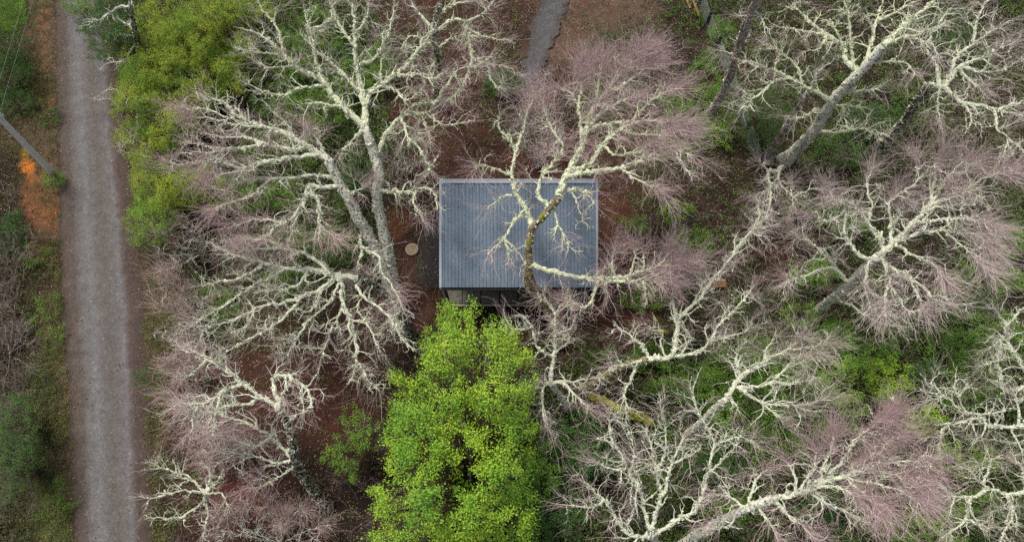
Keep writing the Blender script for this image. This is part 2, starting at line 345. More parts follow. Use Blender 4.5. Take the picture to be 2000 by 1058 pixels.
# ---------------------------------------------------------------- the cabin
HL = 2.55
def slopeh(px, py, ref):       # height at which a pixel has the same depth as ref
    y = (529.0-py)/F; return CZ - ref*(ct-y*st)
d0 = depth(859, 561, HL)
HH = slopeh(860, 352, d0)
BL, BR, TL, TR = P(859, 561, HL), P(1167, 561, HL), P(860, 352, HH), P(1166, 352, HH)
x0, x1 = BL[0], BR[0]; yf, yb = BL[1], TL[1]
slope = math.atan2(HH-HL, yb-yf)
cab = thing('cabin', 'small cabin with blue grey corrugated metal roof under the leaning mossy tree', 'cabin', ((x0+x1)/2, (yf+yb)/2, 0))
def metal(name, colr, ro=.45):
    m, nt, b = mat(name); f = noise(nt, 1.5, 6, .7); f2 = noise(nt, 25, 3)
    c = ramp(nt, f, [(.3, tuple(v*.88 for v in colr)+(1,)), (.7, tuple(v*1.1 for v in colr)+(1,))])
    c = mixc(nt, ramp(nt, f2, [(.70, (0, 0, 0, 1)), (.76, (.35, .35, .35, 1))]), c, (.30, .28, .24, 1))
    nt.links.new(c, b.inputs['Base Color']); b.inputs['Roughness'].default_value = ro; b.inputs['Metallic'].default_value = 0.0; b.inputs['Specular IOR Level'].default_value = .35
    return m
M['roof'] = metal('blue grey roof metal', (.155, .205, .27)); M['flash'] = metal('pale roof flashing', (.36, .40, .48), .5)
M['deckm'] = plain('weathered porch slabs', (.15, .14, .12, 1), .85, .3, 5); M['wallm'] = plain('dark timber wall', (.05, .05, .05, 1), .8, .3, 6)
M['dark'] = plain('black metal', (.02, .02, .022, 1), .5); M['white'] = plain('pale painted metal', (.45, .50, .52, 1), .5, .12)
M['conc'] = plain('pale concrete', (.36, .33, .28, 1), .9, .2, 14); M['glass'] = plain('dark window glass', (.03, .04, .045, 1), .08, .1, 2, spec=.6)
M['timber'] = plain('orange timber', (.36, .19, .10, 1), .8, .35, 9); M['timber_brown'] = plain('brown timber', (.16, .08, .05, 1), .85, .3, 9)
# corrugated sheet: trapezoid ribs
def roofpt(x, s, up=0.0):      # s = 0 at the low eave, 1 at the high edge
    return (x, yf+(yb-yf)*s - math.sin(slope)*up, HL+(HH-HL)*s+math.cos(slope)*up)
pitch = .165; nr = int((x1-x0-.16)/pitch); xs0 = x0+.08; G_ = Geo()
prof = []
for i in range(nr):
    xx = xs0+i*(x1-x0-.16)/nr; w = (x1-x0-.16)/nr
    prof += [(xx, 0), (xx+w*.50, 0), (xx+w*.62, .028), (xx+w*.80, .028), (xx+w*.94, 0)]
prof.append((x1-.08, 0))
for (s0, s1, off) in ((0.0, .365, 0.004), (.355, .985, .012)):
    V = [roofpt(x, s, u+off) for s in (s0, s1) for x, u in prof] + [roofpt(x, s, u+off-.006) for s in (s0, s1) for x, u in prof]
    n = len(prof); i = np.arange(n-1)
    top = np.stack([i, i+1, i+1+n, i+n], -1); bot = np.stack([i+2*n, i+3*n, i+1+3*n, i+1+2*n], -1)
    fr = np.stack([i, i+2*n, i+1+2*n, i+1], -1); G_.add(V, [np.concatenate([top, bot, fr])])
roof = G_.build('roof', M['roof'], cab)
G_ = Geo()   # screw heads
for s in (.02, .19, .36, .55, .75, .95):
    for i in range(0, nr, 2):
        xx = xs0+(i+.72)*(x1-x0-.16)/nr; G_.box(roofpt(xx, s, .052), (.02, .02, .008), 0, slope)
G_.build('roof_screw_line', M['dark'], roof)
L = math.hypot(yb-yf, HH-HL)
def flashing(name, c, d): g = Geo(); g.box(c, d, 0, slope); return g.build(name, M['flash'], cab)
for xx in (x0+.035, x1-.035): flashing('edge_flashing', roofpt(xx, .49, .022), (.115, L*.985, .07))
g = Geo(); g.box(roofpt((x0+x1)/2, .988, .055), (x1-x0+.04, .17, .025), 0, slope); g.box((( x0+x1)/2, yb+.03, HH-.03), (x1-x0+.04, .02, .2)); g.build('ridge_flashing', M['flash'], cab)
g = Geo(); yy = yf-.055; zz = HL-.06
g.box(((x0+x1)/2, yy, zz-.05), (x1-x0, .11, .01)); g.box(((x0+x1)/2, yy-.05, zz), (x1-x0, .01, .1)); g.box(((x0+x1)/2, yy+.05, zz), (x1-x0, .01, .1)); g.build('gutter', M['dark'], cab)
g = Geo(); g.tube([(x0+.05, yf-.06, HL-.1), (x0+.06, yf-.02, HL-.35), (x0+.1, yf+.02, HL-.5), (x0+.1, yf+.02, .1)], .045, 10); g.build('downpipe', M['white'], cab)
g = Geo(); g.box(((x0+x1)/2, yf+.12, HL-.16), (x1-x0-.2, .09, .16)); g.build('eave_beam', M['wallm'], cab)
PD = 1.5
# walls (body behind the porch), sloping tops
wx0, wx1, wy0, wy1 = x0+.28, x1-.28, yf+PD, yb-.28
def rz(y): return HL+(HH-HL)*(y-yf)/(yb-yf)-.05
def wallprism(name, pts, th, mt):  # pts: polygon in 3D (4), extruded inward by th
    Pn = np.array(pts, float); n = nrm(np.cross(Pn[1]-Pn[0], Pn[2]-Pn[1])); Q = Pn-n*th; g = Geo(); k = len(Pn)
    g.add(np.concatenate([Pn, Q]), [[(0, 1, 2, 3), (7, 6, 5, 4), (0, 4, 5, 1), (1, 5, 6, 2), (2, 6, 7, 3), (3, 7, 4, 0)]]); return g.build(name, mt, cab)
wallprism('wall', [(wx0, wy0, .1), (wx1, wy0, .1), (wx1, wy0, rz(wy0)), (wx0, wy0, rz(wy0))], .12, M['wallm'])
wallprism('wall', [(wx1, wy1, .1), (wx0, wy1, .1), (wx0, wy1, rz(wy1)), (wx1, wy1, rz(wy1))], .12, M['wallm'])
wallprism('wall', [(wx0, wy1-.13, .1), (wx0, wy0+.13, .1), (wx0, wy0+.13, rz(wy0)), (wx0, wy1-.13, rz(wy1-.1))], .12, M['wallm'])
wallprism('wall', [(wx1, wy0+.13, .1), (wx1, wy1-.13, .1), (wx1, wy1-.13, rz(wy1-.1)), (wx1, wy0+.13, rz(wy0))], .12, M['wallm'])
for (wx, ww) in ((wx0+1.1, 1.2), (wx1-1.6, 1.2)):
    g = Geo(); g.box((wx, wy0-.012, 1.45), (ww+.12, .03, 1.1)); fr = g.build('window', M['dark'], cab)
    g = Geo(); g.box((wx, wy0-.032, 1.45), (ww, .02, .98)); g.build('pane', M['glass'], fr)
g = Geo(); g.box(((wx0+wx1)/2, wy0-.02, 1.15), (.9, .04, 2.05)); dr = g.build('door', M['timber_brown'], cab)
g = Geo(); g.box(((wx0+wx1)/2+.36, wy0-.06, 1.1), (.03, .05, .14)); g.build('handle', M['white'], dr)
# porch floor slabs, dark gaps between them
yd = P(900, 598, .18)[1]; pxs = [870, 903, 939, 976, 1013, 1050, 1087, 1124, 1161]
g = Geo(); g.box(((x0+x1)/2, (yd+wy0)/2+.02, .07), (x1-x0-.2, wy0-yd-.04, .13)); g.build('porch_base', M['dark'], cab)
for i in range(8):
    a0 = P(pxs[i], 580, .18)[0]+.025; a1 = P(pxs[i+1], 580, .18)[0]-.025
    g = Geo(); g.box(((a0+a1)/2, (yd+.16+wy0)/2, .155), (a1-a0, wy0-yd-.17, .05)); g.build('floor_slab', M['deckm'], cab)
g = Geo(); g.box(((x0+x1)/2, yd+.06, .165), (x1-x0-.15, .10, .075)); g.build('porch_edge_board', M['conc'], cab)
for px0 in (x0+.2, x0+(x1-x0)*.5, x1-.2):
    g = Geo(); g.box((px0, yf+.1, (HL-.25+.18)/2+.1), (.11, .11, HL-.25-.18)); g.build('post', M['wallm'], cab)
g = Geo(); g.tube([(x1-.25, yf-.06, HL-.1), (x1-.2, yf-.04, HL-.4), (x1-.15, yf-.02, HL-.5), (x1-.15, yf-.02, .1)], .045, 10); g.build('downpipe', M['white'], cab)

# ---------------------------------------------------------------- small things on the ground
c0 = P(805, 488, 0); rD = 13*depth(805, 488)/F
g = Geo(); n = 40; an = np.arange(n)*2*math.pi/n
ring = lambda r, z: np.stack([c0[0]+r*np.cos(an), c0[1]+r*np.sin(an), np.full(n, z)], -1)
V = np.concatenate([ring(rD, 0), ring(rD, .10), ring(rD*.97, .12), ring(rD*.5, .125)]); i = np.arange(n); j = (i+1) % n
g.add(V, [np.concatenate([np.stack([i+k*n, j+k*n, j+(k+1)*n, i+(k+1)*n], -1) for k in range(3)]), (i+3*n)[None]])
o = g.build('well_cover', plain('pale tan concrete', (.27, .21, .145, 1), .9, .38, 7), None)
tag(o, 'round pale tan concrete cover lying on dark gravel beside the cabin', 'cover')
# utility pole
bs = P(103, 338, 0); pl = thing('utility_pole', 'slender grey concrete pole with crossarms at the left roadside', 'pole', bs)
M['pole'] = plain('grey concrete pole', (.68, .66, .65, 1), .85, .2, 10)
toph = 5.2; dirn = (P(-22, 208, toph)-bs)
tp = bs+dirn; g = Geo(); g.tube([bs-dirn*.02, bs+dirn*.5, tp], [.17, .145, .12], 8); g.build('pole_shaft', M['pole'], pl)
for k, nm in ((.86, 'crossarm'), (1.0, 'crossarm')):
    c1 = bs+dirn*k; g = Geo(); g.box(c1+np.array((0, 0, .02)), (.55, .09, .09), .1); ca_ = g.build(nm, M['white'], pl)
    for s in (-1, 1):
        g = Geo(); q0 = c1+np.array((.24*s, .024*s, .05)); g.tube([q0, q0+(0, 0, .1), q0+(0, 0, .13), q0+(0, 0, .24)], [.03, .06, .035, .04], 8); g.build('insulator', M['white'], ca_)
for s, nm in ((-1, 'left'), (1, 'right')):
    q0 = bs+dirn*.86+np.array((.24*s, .024*s, .3)); pts = [q0+np.array(((.02*k*k-.05*abs(k))*0, k*4.0, -.9+.9*abs(k/4)**2*1)) for k in np.linspace(-4, 4, 25)]
    for i_, p_ in enumerate(pts): p_[2] = q0[2]-.0+.02*((i_-12)/12.)**2*4
    g = Geo(); g.tube(pts, .0035, 4); o = g.build('power_line', M['white'], None)
    tag(o, 'thin pale wire at the inner side of the pole, nearer the road' if s > 0 else 'thin pale wire at the outer side of the pole, near the photo edge', 'wire', 'wires on the roadside pole')
# fence
fb = [(1352, -25), (1364, 12), (1379, 52), (1397, 99), (1417, 151), (1436, 203), (1454, 259), (1476, 322)]
fp = [P(*p) for p in fb]; fen = thing('fence', 'low wire mesh fence with dark posts beside the leaning trunks', 'fence', fp[3])
for p_ in fp:
    g = Geo(); g.box(p_+np.array((0, 0, .62)), (.13, .13, 1.24), .3); g.build('post', M['dark'], fen)
mm = plain('grey wire mesh', (.22, .25, .24, 1), .6)
for a_, b_ in zip(fp[:-1], fp[1:]):
    N_ = 22; tt = np.linspace(.04, .96, N_)[:, None]; lo = a_*(1-tt)+b_*tt
    l2 = np.stack([lo+(0, 0, .06), lo+(0, 0, 1.1)], 1); V, F_ = tubes(l2, np.full(l2.shape[:2], .008), 3); g = Geo(); g.add(V, F_)
    hz = np.stack([np.stack([a_*.97+b_*.03, a_*.03+b_*.97])+(0, 0, z) for z in np.linspace(.06, 1.1, 13)]); V, F_ = tubes(hz, np.full(hz.shape[:2], .008), 3); g.add(V, F_)
    g.build('mesh_panel', mm, fen)
def plank(name, label, p0, p1, h0, h1, w, mt, cat='plank', group=None, t=.04):
    a_ = P(*p0, h0); b_ = P(*p1, h1); d = b_-a_; L_ = np.linalg.norm(d); az = math.atan2(d[1], d[0])-math.pi/2; el = math.atan2(d[2], math.hypot(d[0], d[1]))
    g = Geo(); cx, sx = 0, 0; g.box((a_+b_)/2, (w, L_, t), az, 0)
    V = g.V[0]; m_ = (a_+b_)/2; ax_ = nrm(np.array((d[0], d[1], 0.))); rel = V-m_; along = rel@ax_; V[:] = m_+rel-np.outer(along, ax_)+np.outer(along, nrm(d))
    o = g.build(name, mt, None); tag(o, label, cat, group); return o
plank('timber_plank', 'longer orange plank lying beside the mesh fence', (1345, -22), (1366, 32), .1, .1, .14, M['timber'])
plank('timber_plank', 'shorter orange plank left of the long one', (1333, -22), (1348, 16), .06, .06, .16, M['timber'])
plank('timber_plank', 'brown plank leaning by the porch, outer one', (848, 590), (851, 566), .05, 1.0, .07, M['timber_brown'])
plank('timber_plank', 'brown plank leaning by the porch, next to downpipe', (856, 592), (857, 566), .05, 1.1, .07, M['timber'])
g = Geo()
for k in range(2):
    a_ = P(795, 610+k*5, .12); g.box(a_+np.array((.2, -.06, 0)), (.42, .07, .03), -.45)
tag(g.build('metal_bracket', plain('pale lavender metal', (.5, .5, .6, 1), .4), None), 'pale bluish metal strips lying right of the twin trunk base', 'metal scrap')
# slatted orange crate
c1 = P(1403, 556, 0); g = Geo(); wd, ln, hh = .62, .42, .3
for k in range(5): g.box(c1+np.array((0, -ln/2+ln*(k+.5)/5, hh)), (wd, ln/5*.6, .03), 0)
for k in range(2):
    for z in (.06, .15, .24): g.box(c1+np.array((0, (k-.5)*ln, z)), (wd, .025, .06)); g.box(c1+np.array(((k-.5)*wd, 0, z)), (.025, ln-.03, .06))
tag(g.build('wooden_crate', M['timber'], None), 'small orange slatted wooden crate beneath pink twigs', 'crate')
# ---------------------------------------------------------------- bare trees
def grow(P0, D, L, r0, r1, K, wig=.18, up=0.0, curl=None):
    """vectorised random-walk branches: starts P0 (N,3), directions D, lengths L, radii r0 -> r1"""
    N = len(P0); pts = np.empty((N, K, 3)); pts[:, 0] = P0; d = D.copy(); step = (L/(K-1))[:, None]
    for k in range(1, K):
        d = nrm(d + rng.normal(0, wig, (N, 3)) + np.array((0, 0, up)))
        pts[:, k] = pts[:, k-1] + d*step
    t = np.linspace(0, 1, K)[None]; R = r0[:, None]*(1-t)+r1[:, None]*t
    return pts, R
def sprout(Pp, R, n, ang, tmin=.1, bias=1.0, spread=.25):
    """n start points along polylines (N,K): positions, tangents turned by ang, radius there, param"""
    N, K, _ = Pp.shape
    seg = np.linalg.norm(Pp[:, 1:]-Pp[:, :-1], axis=2).sum(1); pr = seg/seg.sum()
    i = rng.choice(N, n, p=pr); t = tmin+(1-tmin)*rng.random(n)**bias
    u = t*(K-1); k = np.minimum(u.astype(int), K-2); f = (u-k)[:, None]
    p = Pp[i, k]*(1-f)+Pp[i, k+1]*f; T = nrm(Pp[i, k+1]-Pp[i, k]); r = R[i, k]*(1-f[:, 0])+R[i, k+1]*f[:, 0]
    q = nrm(np.cross(T, rng.normal(0, 1, (n, 3)))); a = np.abs(rng.normal(ang, spread, n))[:, None]
    q = q*np.array((1, 1, .7)); return p, nrm(T*np.cos(a)+q*np.sin(a)), r, t
OCT = np.array([(1, 0, 0), (-1, 0, 0), (0, 1, 0), (0, -1, 0), (0, 0, 1), (0, 0, -1)], float)
OF = np.array([(0, 2, 4), (2, 1, 4), (1, 3, 4), (3, 0, 4), (2, 0, 5), (1, 2, 5), (3, 1, 5), (0, 3, 5)])
def clumps(geo, C, s):
    """lichen tufts: distorted little bodies at C with size s"""
    n = len(C)
    if n == 0: return
    sc = s[:, None, None]*rng.uniform(.45, 1.35, (n, 6, 1)); v = OCT[None]*sc*rng.uniform(.5, 1.2, (n, 1, 3)) + rng.normal(0, .22, (n, 6, 3))*s[:, None, None]
    V = v + C[:, None]; geo.add(V, [(OF[None]+6*np.arange(n)[:, None, None]).reshape(-1, 3)])
def limb_geo(line, rad, lich, subs, haze, sub_len):
    """one limb with its side branches; returns geo and the polylines twigs grow from"""
    g = Geo(); K = len(line)
    V, F_ = tubes(line[None], rad[None]*.80, 8, cap=True, bump=.16); g.add(V, F_)
    length = np.linalg.norm(np.diff(line, axis=0), axis=1).sum()
    src = [(line[None], rad[None])]
    n1 = max(5, int(length*subs*1.15))
    p, d, r, t = sprout(line[None], rad[None], n1, .85, .12, .85)
    d = nrm(d+np.array((0, 0, .12)))
    L1 = sub_len*rng.uniform(.35, 1.3, n1)*(1-.3*t)
    P1, R1 = grow(p, d, L1, np.clip(r*.52, .011, .04), np.full(n1, .008), 9, .30, .01)
    V, F_ = tubes(P1, R1, 5, bump=.12); g.add(V, F_)
    n2 = n1*3; p, d, r, t = sprout(P1, R1, n2, .75, .2)
    P2, R2 = grow(p, d, sub_len*.5*rng.uniform(.3, 1.1, n2), np.clip(r*.7, .008, .022), np.full(n2, .005), 5, .30, .02)
    V, F_ = tubes(P2, R2, 4); g.add(V, F_)
    if lich > 0:
        for (Pp, Rr, dens, sz) in ((line[None], rad[None], 85, 1.0), (P1, R1, 30, .75), (P2, R2, 10, .55)):
            tot = np.linalg.norm(np.diff(Pp, axis=1), axis=2).sum(); n = int(tot*dens*lich)
            p, d, r, t = sprout(Pp, Rr, n, 1.57, .0, 1.0, .1)
            off = nrm(rng.normal(0, 1, (n, 3))+np.array((0, 0, -.15)))*(r*rng.uniform(.55, 1.25, n))[:, None]
            s = np.clip(rng.lognormal(math.log(.027), .58, n), .008, .11)*sz*(.6+np.clip(r/.08, 0, 1)*.55)
            keep = (vnoise(p[:, 0]*1.0, p[:, 1]*1.0+p[:, 2], .28, 77) > .33); clumps(g, (p+off)[keep], s[keep])
    return g, line, rad, (P1, R1), (P2, R2), length
def make_tree(name, label, base, limbs, cat='tree', trunk=None, h0=0.0, bark='bark', lmat='lichen', tmat='twig_pink', lich=1.0, subs=4.4, haze=1.0, sub_len=1.25, group=None, twlen=1.0, rise=.22, tipfan=1.0):
    """trunk: [(px,py,h,halfwidth_px)], limbs: ('x,y x,y ...', halfwidth px, [top rise m])"""
    org = P(base[0], base[1], 0); root = thing(name, label, cat, org, group)
    tr = [(base[0], base[1], 0.0, trunk[0][3]*1.25 if trunk else 4)] + [tuple(t) for t in (trunk or [])]
    if trunk is None: tr = None
    nodes = []      # (px,py,xyz,r)
    def addline(pts3, pr, name_, isTrunk):
        return None
    if tr:
        a = np.array([np.concatenate([P(t[0], t[1], t[2]), [.86*t[3]*depth(t[0], t[1], t[2])/F]]) for t in tr])
        s = smoothline(a, .22); s[1:-1, :3] += rng.normal(0, .012, (len(s)-2, 3)); s[:, 3] = np.maximum(s[:, 3], .02)
        flare = np.exp(-s[:, 2]/.35)*.35; g = Geo()
        V, F_ = tubes(s[None, :, :3], (s[:, 3]*(1+flare)*(1+rng.normal(0, .05, len(s))))[None], 12, cap=True, bump=.07); g.add(V, F_)
        if lich > 0:
            n = int(np.linalg.norm(np.diff(s[:, :3], axis=0), axis=1).sum()*150*lich)
            p, d, r, t = sprout(s[None, :, :3], s[None, :, 3], n, 1.57, .05, 1.0, .1)
            off = nrm(rng.normal(0, 1, (n, 3)))*(r*rng.uniform(.85, 1.08, n))[:, None]
            gl = Geo(); clumps(gl, p+off, np.clip(rng.lognormal(math.log(.036), .5, n), .01, .10))
            to = g.build('trunk', M[bark], root, True); tag(gl.build('lichen_patches', M[lmat], to), kind='stuff')
        else: g.build('trunk', M[bark], root, True)
        nodes = [(s[i, :3], s[i, 3]) for i in range(len(s))]
    else: nodes = [(org, .05)]
    tsrc = []
    for lb in limbs:
        pts = [tuple(float(v) for v in w.split(',')) for w in lb[0].split()]
        hw = lb[1]; dz = lb[2] if len(lb) > 2 else None; tip = lb[3] if len(lb) > 3 else 1.0
        # attach at the nearest known node, seen at its own height
        best = None
        for (q, r) in nodes:
            qx, qy = PX(q[0], q[1], q[2]); dd = (qx-pts[0][0])**2+(qy-pts[0][1])**2
            if best is None or dd < best[0]: best = (dd, q, r)
        q, r = best[1], best[2]; hs = q[2]
        cum = np.concatenate([[0], np.cumsum([math.dist(pts[i], pts[i+1]) for i in range(len(pts)-1)])]); tl = cum/cum[-1]
        Lm = cum[-1]*depth(pts[0][0], pts[0][1], hs)/F
        if dz is None: dz = Lm*rise
        a = [np.concatenate([P(x, y, hs+dz*tt), [hw*.96*(1-.76*tt)*depth(x, y, hs+dz*tt)/F]]) for (x, y), tt in zip(pts, tl)]
        if np.linalg.norm(a[0][:3]-q) > .05: a = [np.concatenate([q, [min(r, a[0][3])]])]+a if np.linalg.norm(a[0][:3]-q) > .25 else [np.concatenate([q, [a[0][3]]])]+a[1:]
        s = smoothline(np.array(a), .13); s[1:, :3] += np.cumsum(rng.normal(0, .016, (len(s)-1, 3)), 0) + rng.normal(0, .018, (len(s)-1, 3)); s[:, 3] = np.maximum(s[:, 3]*(1+rng.normal(0, .06, len(s))), .012)
        g, line, rad, B1, B2, Ln = limb_geo(s[:, :3], s[:, 3], lich, subs, haze, min(sub_len, .35+Ln_frac(Lm)*sub_len))
        g.build('limb', M[lmat], root)
        nodes += [(s[i, :3], s[i, 3]) for i in range(len(s))]
        tsrc.append((line, rad, B1, B2, Ln, tip))
    # twigs
    g = Geo()
    for (line, rad, B1, B2, Ln, tip) in tsrc:
        n = int((Ln+1.0)*28*haze*min(1.0, tip))
        parts = [(B1, .42, .55), (B2, .38, .5), ((line[None], rad[None]), .30*tipfan*tip, .38)]
        for (Bp, Br), fr, an in parts:
            k = int(n*fr)
            if k < 1: continue
            tm, bi = (.45, .45) if Bp.shape[0] == 1 else (.2, .7)
            p, d, r, t = sprout(Bp, Br, k, an, tm, bi)
            d = nrm(d*np.array((1, 1, .8)))
            kp = vnoise(p[:, 0], p[:, 1], .75, 301) > rng.uniform(.18, .70, len(p)); p, d, r = p[kp], d[kp], r[kp]; k = len(p)
            if k < 2: continue
            big = 1.6 if Bp.shape[0] == 1 else 1.0
            L_ = twlen*big*rng.uniform(.2, 1.05, k)
            Pt, Rt = grow(p, d, L_, np.minimum(rng.uniform(.004, .0085, k), np.maximum(r, .005)), np.full(k, .0028), 6, .22, .02)
            V, F_ = tubes(Pt, Rt, 3); g.add(V, F_)
            k2 = int(k*1.7); p, d, r, t = sprout(Pt, Rt, k2, .55, .15)
            Pt, Rt = grow(p, d, twlen*rng.uniform(.12, .5, k2)*big**.5, np.full(k2, .0042), np.full(k2, .0022), 4, .22, .02)
            V, F_ = tubes(Pt, Rt, 3); g.add(V, F_)
    if g.n: g.build('twigs', M[tmat], root)
    return root
def Ln_frac(L): return min(1.0, L/4.0)
make_tree('lichen_tree', 'tall pale lichen tree with upright forked trunk, straight behind the twin base', (786, 640), [
    ('712,248 665,200 635,160 610,143 585,128 560,105 525,75 490,60', 9.5), ('636,162 620,125 612,90 604,55 592,15', 5), ('637,168 590,172 550,186 515,180 482,165', 4),
    ('612,144 570,130 530,136 500,122', 3), ('585,126 545,108 510,104 470,95', 3), ('672,208 640,204 605,205 592,232', 4), ('560,104 545,60 520,20 505,-15', 3.5), ('605,60 640,40 650,5', 3),
    ('712,248 711,210 702,170 696,130 692,90 690,50 686,0', 9), ('705,176 690,168 665,145 635,120 606,98 592,62', 5), ('693,92 672,62 656,30 650,0', 5), ('700,132 728,118 748,88 758,50 764,8', 4.5), ('694,70 715,40 722,5', 3.5),
    ('712,208 722,184 745,165 770,148 800,124 830,90 850,60', 7), ('742,168 768,172 796,194 822,182', 4), ('770,148 810,140 850,150 872,132', 3.5), ('745,166 742,130 752,100', 3),
    ('741,302 762,252 790,225 812,206 850,200 890,193', 7), ('800,216 832,226 862,244 902,236', 3.5), ('786,232 800,268 826,300 845,345', 4), ('850,200 872,165 900,132 938,124', 3.5), ('826,228 832,260 838,280', 2.5),
    ('738,374 780,375 820,366 843,370 853,400', 5), ('812,370 808,398 826,432', 3), ('705,256 685,275 664,300', 3)],
    trunk=[(770,560,1.6,13),(760,500,3.0,13),(746,440,4.2,12),(736,380,5.2,12),(741,345,5.8,11),(731,300,6.4,11),(720,270,6.9,11),(712,248,7.2,10)], bark='bark', lmat='lichen_yellow', haze=.8, sub_len=1.0, tmat='twig_mauve', tipfan=.8)
make_tree('lichen_tree', 'lichen tree leaning left from the twin base, spreading toward the olive bushes', (776, 628), [
    ('640,312 610,290 580,270 555,254 497,233 460,214 435,187 400,178', 9), ('600,284 560,290 520,280 480,266 432,265 392,262', 6), ('622,305 570,308 520,316 470,326 430,315 390,310 350,315 325,312', 6),
    ('440,318 400,298 350,296', 3), ('472,326 440,340 412,346', 3), ('656,346 620,340 570,345 530,350 500,374 462,390 418,410', 5), ('660,360 630,368 604,362 585,402 550,434 496,430 450,446', 6),
    ('608,364 622,400 622,438 640,456 655,468', 4), ('606,366 590,402 575,440 562,480', 3.5), ('703,462 704,492 696,535', 3.5), ('704,480 722,488 745,500 750,530 768,550 782,580 795,610', 3.5),
    ('580,270 560,235 535,212 520,190', 4), ('560,256 520,250 470,245 420,228 380,225', 4), ('500,234 450,232 400,215 350,215', 3), ('640,312 618,270 600,245', 3.5), ('530,350 480,352 440,372 410,372', 3), ('674,370 690,372 720,352', 3),
    ('550,434 520,460 480,470', 3), ('520,280 480,288 430,290 370,280', 4)],
    trunk=[(764,570,1.6,14),(744,510,2.9,14),(715,451,4.2,13),(700,426,4.8,12),(685,396,5.4,12),(665,361,6.1,11),(650,330,6.6,11),(640,312,6.9,10)], bark='bark', lmat='lichen', haze=1.3, sub_len=1.0, tipfan=1.7)
make_tree('lichen_tree', 'lichen tree whose limbs hang left and down below the twin trunks', (800, 655), [
    ('700,543 660,538 610,530 560,525 510,515 460,505 420,488', 8), ('560,525 520,546 480,570 440,594 400,620 376,640', 4), ('660,540 630,560 590,575 550,590 500,602 440,630 395,643 375,680', 5),
    ('590,575 560,612 520,640 480,660 440,684', 4), ('666,545 640,590 602,620 580,650 552,690', 4), ('668,545 674,588 686,620 698,665 706,705 722,735 748,760', 5), ('706,705 690,730 680,752', 3),
    ('675,590 655,622 640,652 620,700', 3.5), ('699,559 719,585 759,615 782,652 806,683', 4.5), ('640,535 600,500 560,490 500,490 455,500', 5), ('560,491 520,470 470,465 430,470', 3), ('686,620 720,640 742,690', 3),
    ('510,516 480,540 430,550 395,560', 3.5), ('500,602 480,640 450,650', 3), ('720,556 700,600 725,630', 3), ('602,530 580,560 540,570 490,575', 4), ('630,560 615,600 590,610', 3)],
    trunk=[(786,620,1.6,11),(765,590,3.0,10),(735,560,4.4,9),(700,543,5.4,9)], bark='bark_dark', lmat='lichen', haze=.8, sub_len=1.0, tmat='twig_grey', rise=.02)
make_tree('lichen_tree', 'dark trunked tree leaning up left over red leaf litter, loop shaped limb', (640, 990), [
    ('540,798 505,773 480,753 440,730 400,705 370,690', 6), ('546,800 538,765 540,738 560,732 595,755 606,778 600,800 562,818', 6), ('470,755 430,765 400,785 350,780', 5), ('432,765 422,800 415,850', 4),
    ('576,905 525,849 480,823 440,810 400,800 370,792', 5), ('572,902 540,905 500,890 460,885 420,880', 3.5), ('566,915 530,940 500,955', 2.5), ('440,730 440,700 425,690', 3), ('400,785 380,810 372,850', 3),
    ('505,773 480,790 440,790 405,830', 4), ('525,849 500,870 460,860 430,850', 3), ('556,735 552,780 560,800', 3), ('400,706 380,730 355,742', 3)],
    trunk=[(625,975,.7,11),(600,940,1.9,11),(582,915,2.8,11),(573,880,3.8,10),(565,832,4.8,9),(546,800,5.6,8)], bark='bark_dark', lmat='lichen', haze=1.1, tmat='twig_pink', rise=.12)
make_tree('small_tree', 'small lichen crusted tree by the road verge at the bottom', (402, 985), [
    ('402,962 372,932 332,918 300,905', 3), ('400,962 360,960 320,966 290,972', 3), ('402,960 411,922 405,900', 3), ('404,962 430,966 442,990', 3), ('398,968 385,990 350,1010 302,1012', 3.5), ('403,972 408,1005 400,1045', 3.5), ('385,945 350,925 345,900', 2.5), ('404,960 425,935 432,915', 2.5)],
    trunk=[(402,962,2.4,4)], bark='bark', lmat='lichen', haze=.9, sub_len=.8, tmat='twig_grey', twlen=.6)
def fan(name, label, base, h, tips, tmat='twig_red', hz=1.2, lmat='lichen_grey', lich=.15, cat='shrub', hw=1.6, bark='bark_grey', th=.35, tw=.9, group=None, subs=4.0):
    """many stemmed bare bush"""
    s = ' '
    bx, by = base; top = (bx, by, th, hw*1.5)
    return make_tree(name, label, base, [('%g,%g %g,%g %g,%g' % (bx, by, bx+(x-bx)*.5+rng.normal(0, 4), by+(y-by)*.5+rng.normal(0, 4), x, y), hw, h) for x, y in tips], cat=cat, trunk=[top], bark=bark, lmat=lmat, lich=lich, haze=hz, tmat=tmat, twlen=tw, sub_len=.9, subs=subs, group=group, tipfan=1.6)
fan('bare_bush', 'reddish pink bare bush at the bottom edge of the leaf litter', (545, 1062), 2.2, [(425, 1000), (470, 985), (520, 975), (590, 990), (645, 1030), (430, 1040), (480, 1030), (560, 1010)], hz=1.2)
fan('bare_bush', 'pink bare bush on the verge beside the lower road', (395, 650), 2.0, [(325, 540), (310, 590), (318, 650), (335, 700), (350, 560), (360, 620), (400, 580)], hz=1.2)
fan('bare_bush', 'pink bare bush between olive shrubs and the lower thicket', (400, 490), 2.2, [(310, 450), (305, 490), (325, 530), (350, 430), (380, 440), (345, 480)], hz=1.2)
fan('bare_bush', 'pink bare bush filling the gap under the loop limbed tree', (450, 900), 1.8, [(390, 840), (400, 900), (470, 840), (520, 860), (430, 850), (480, 930)], hz=1.0)
fan('bare_bush', 'pink tipped bare bush at the verge beneath the dark trunked tree', (400, 770), 1.8, [(335, 720), (330, 770), (345, 820), (370, 700), (380, 840), (420, 830)], hz=1.3)
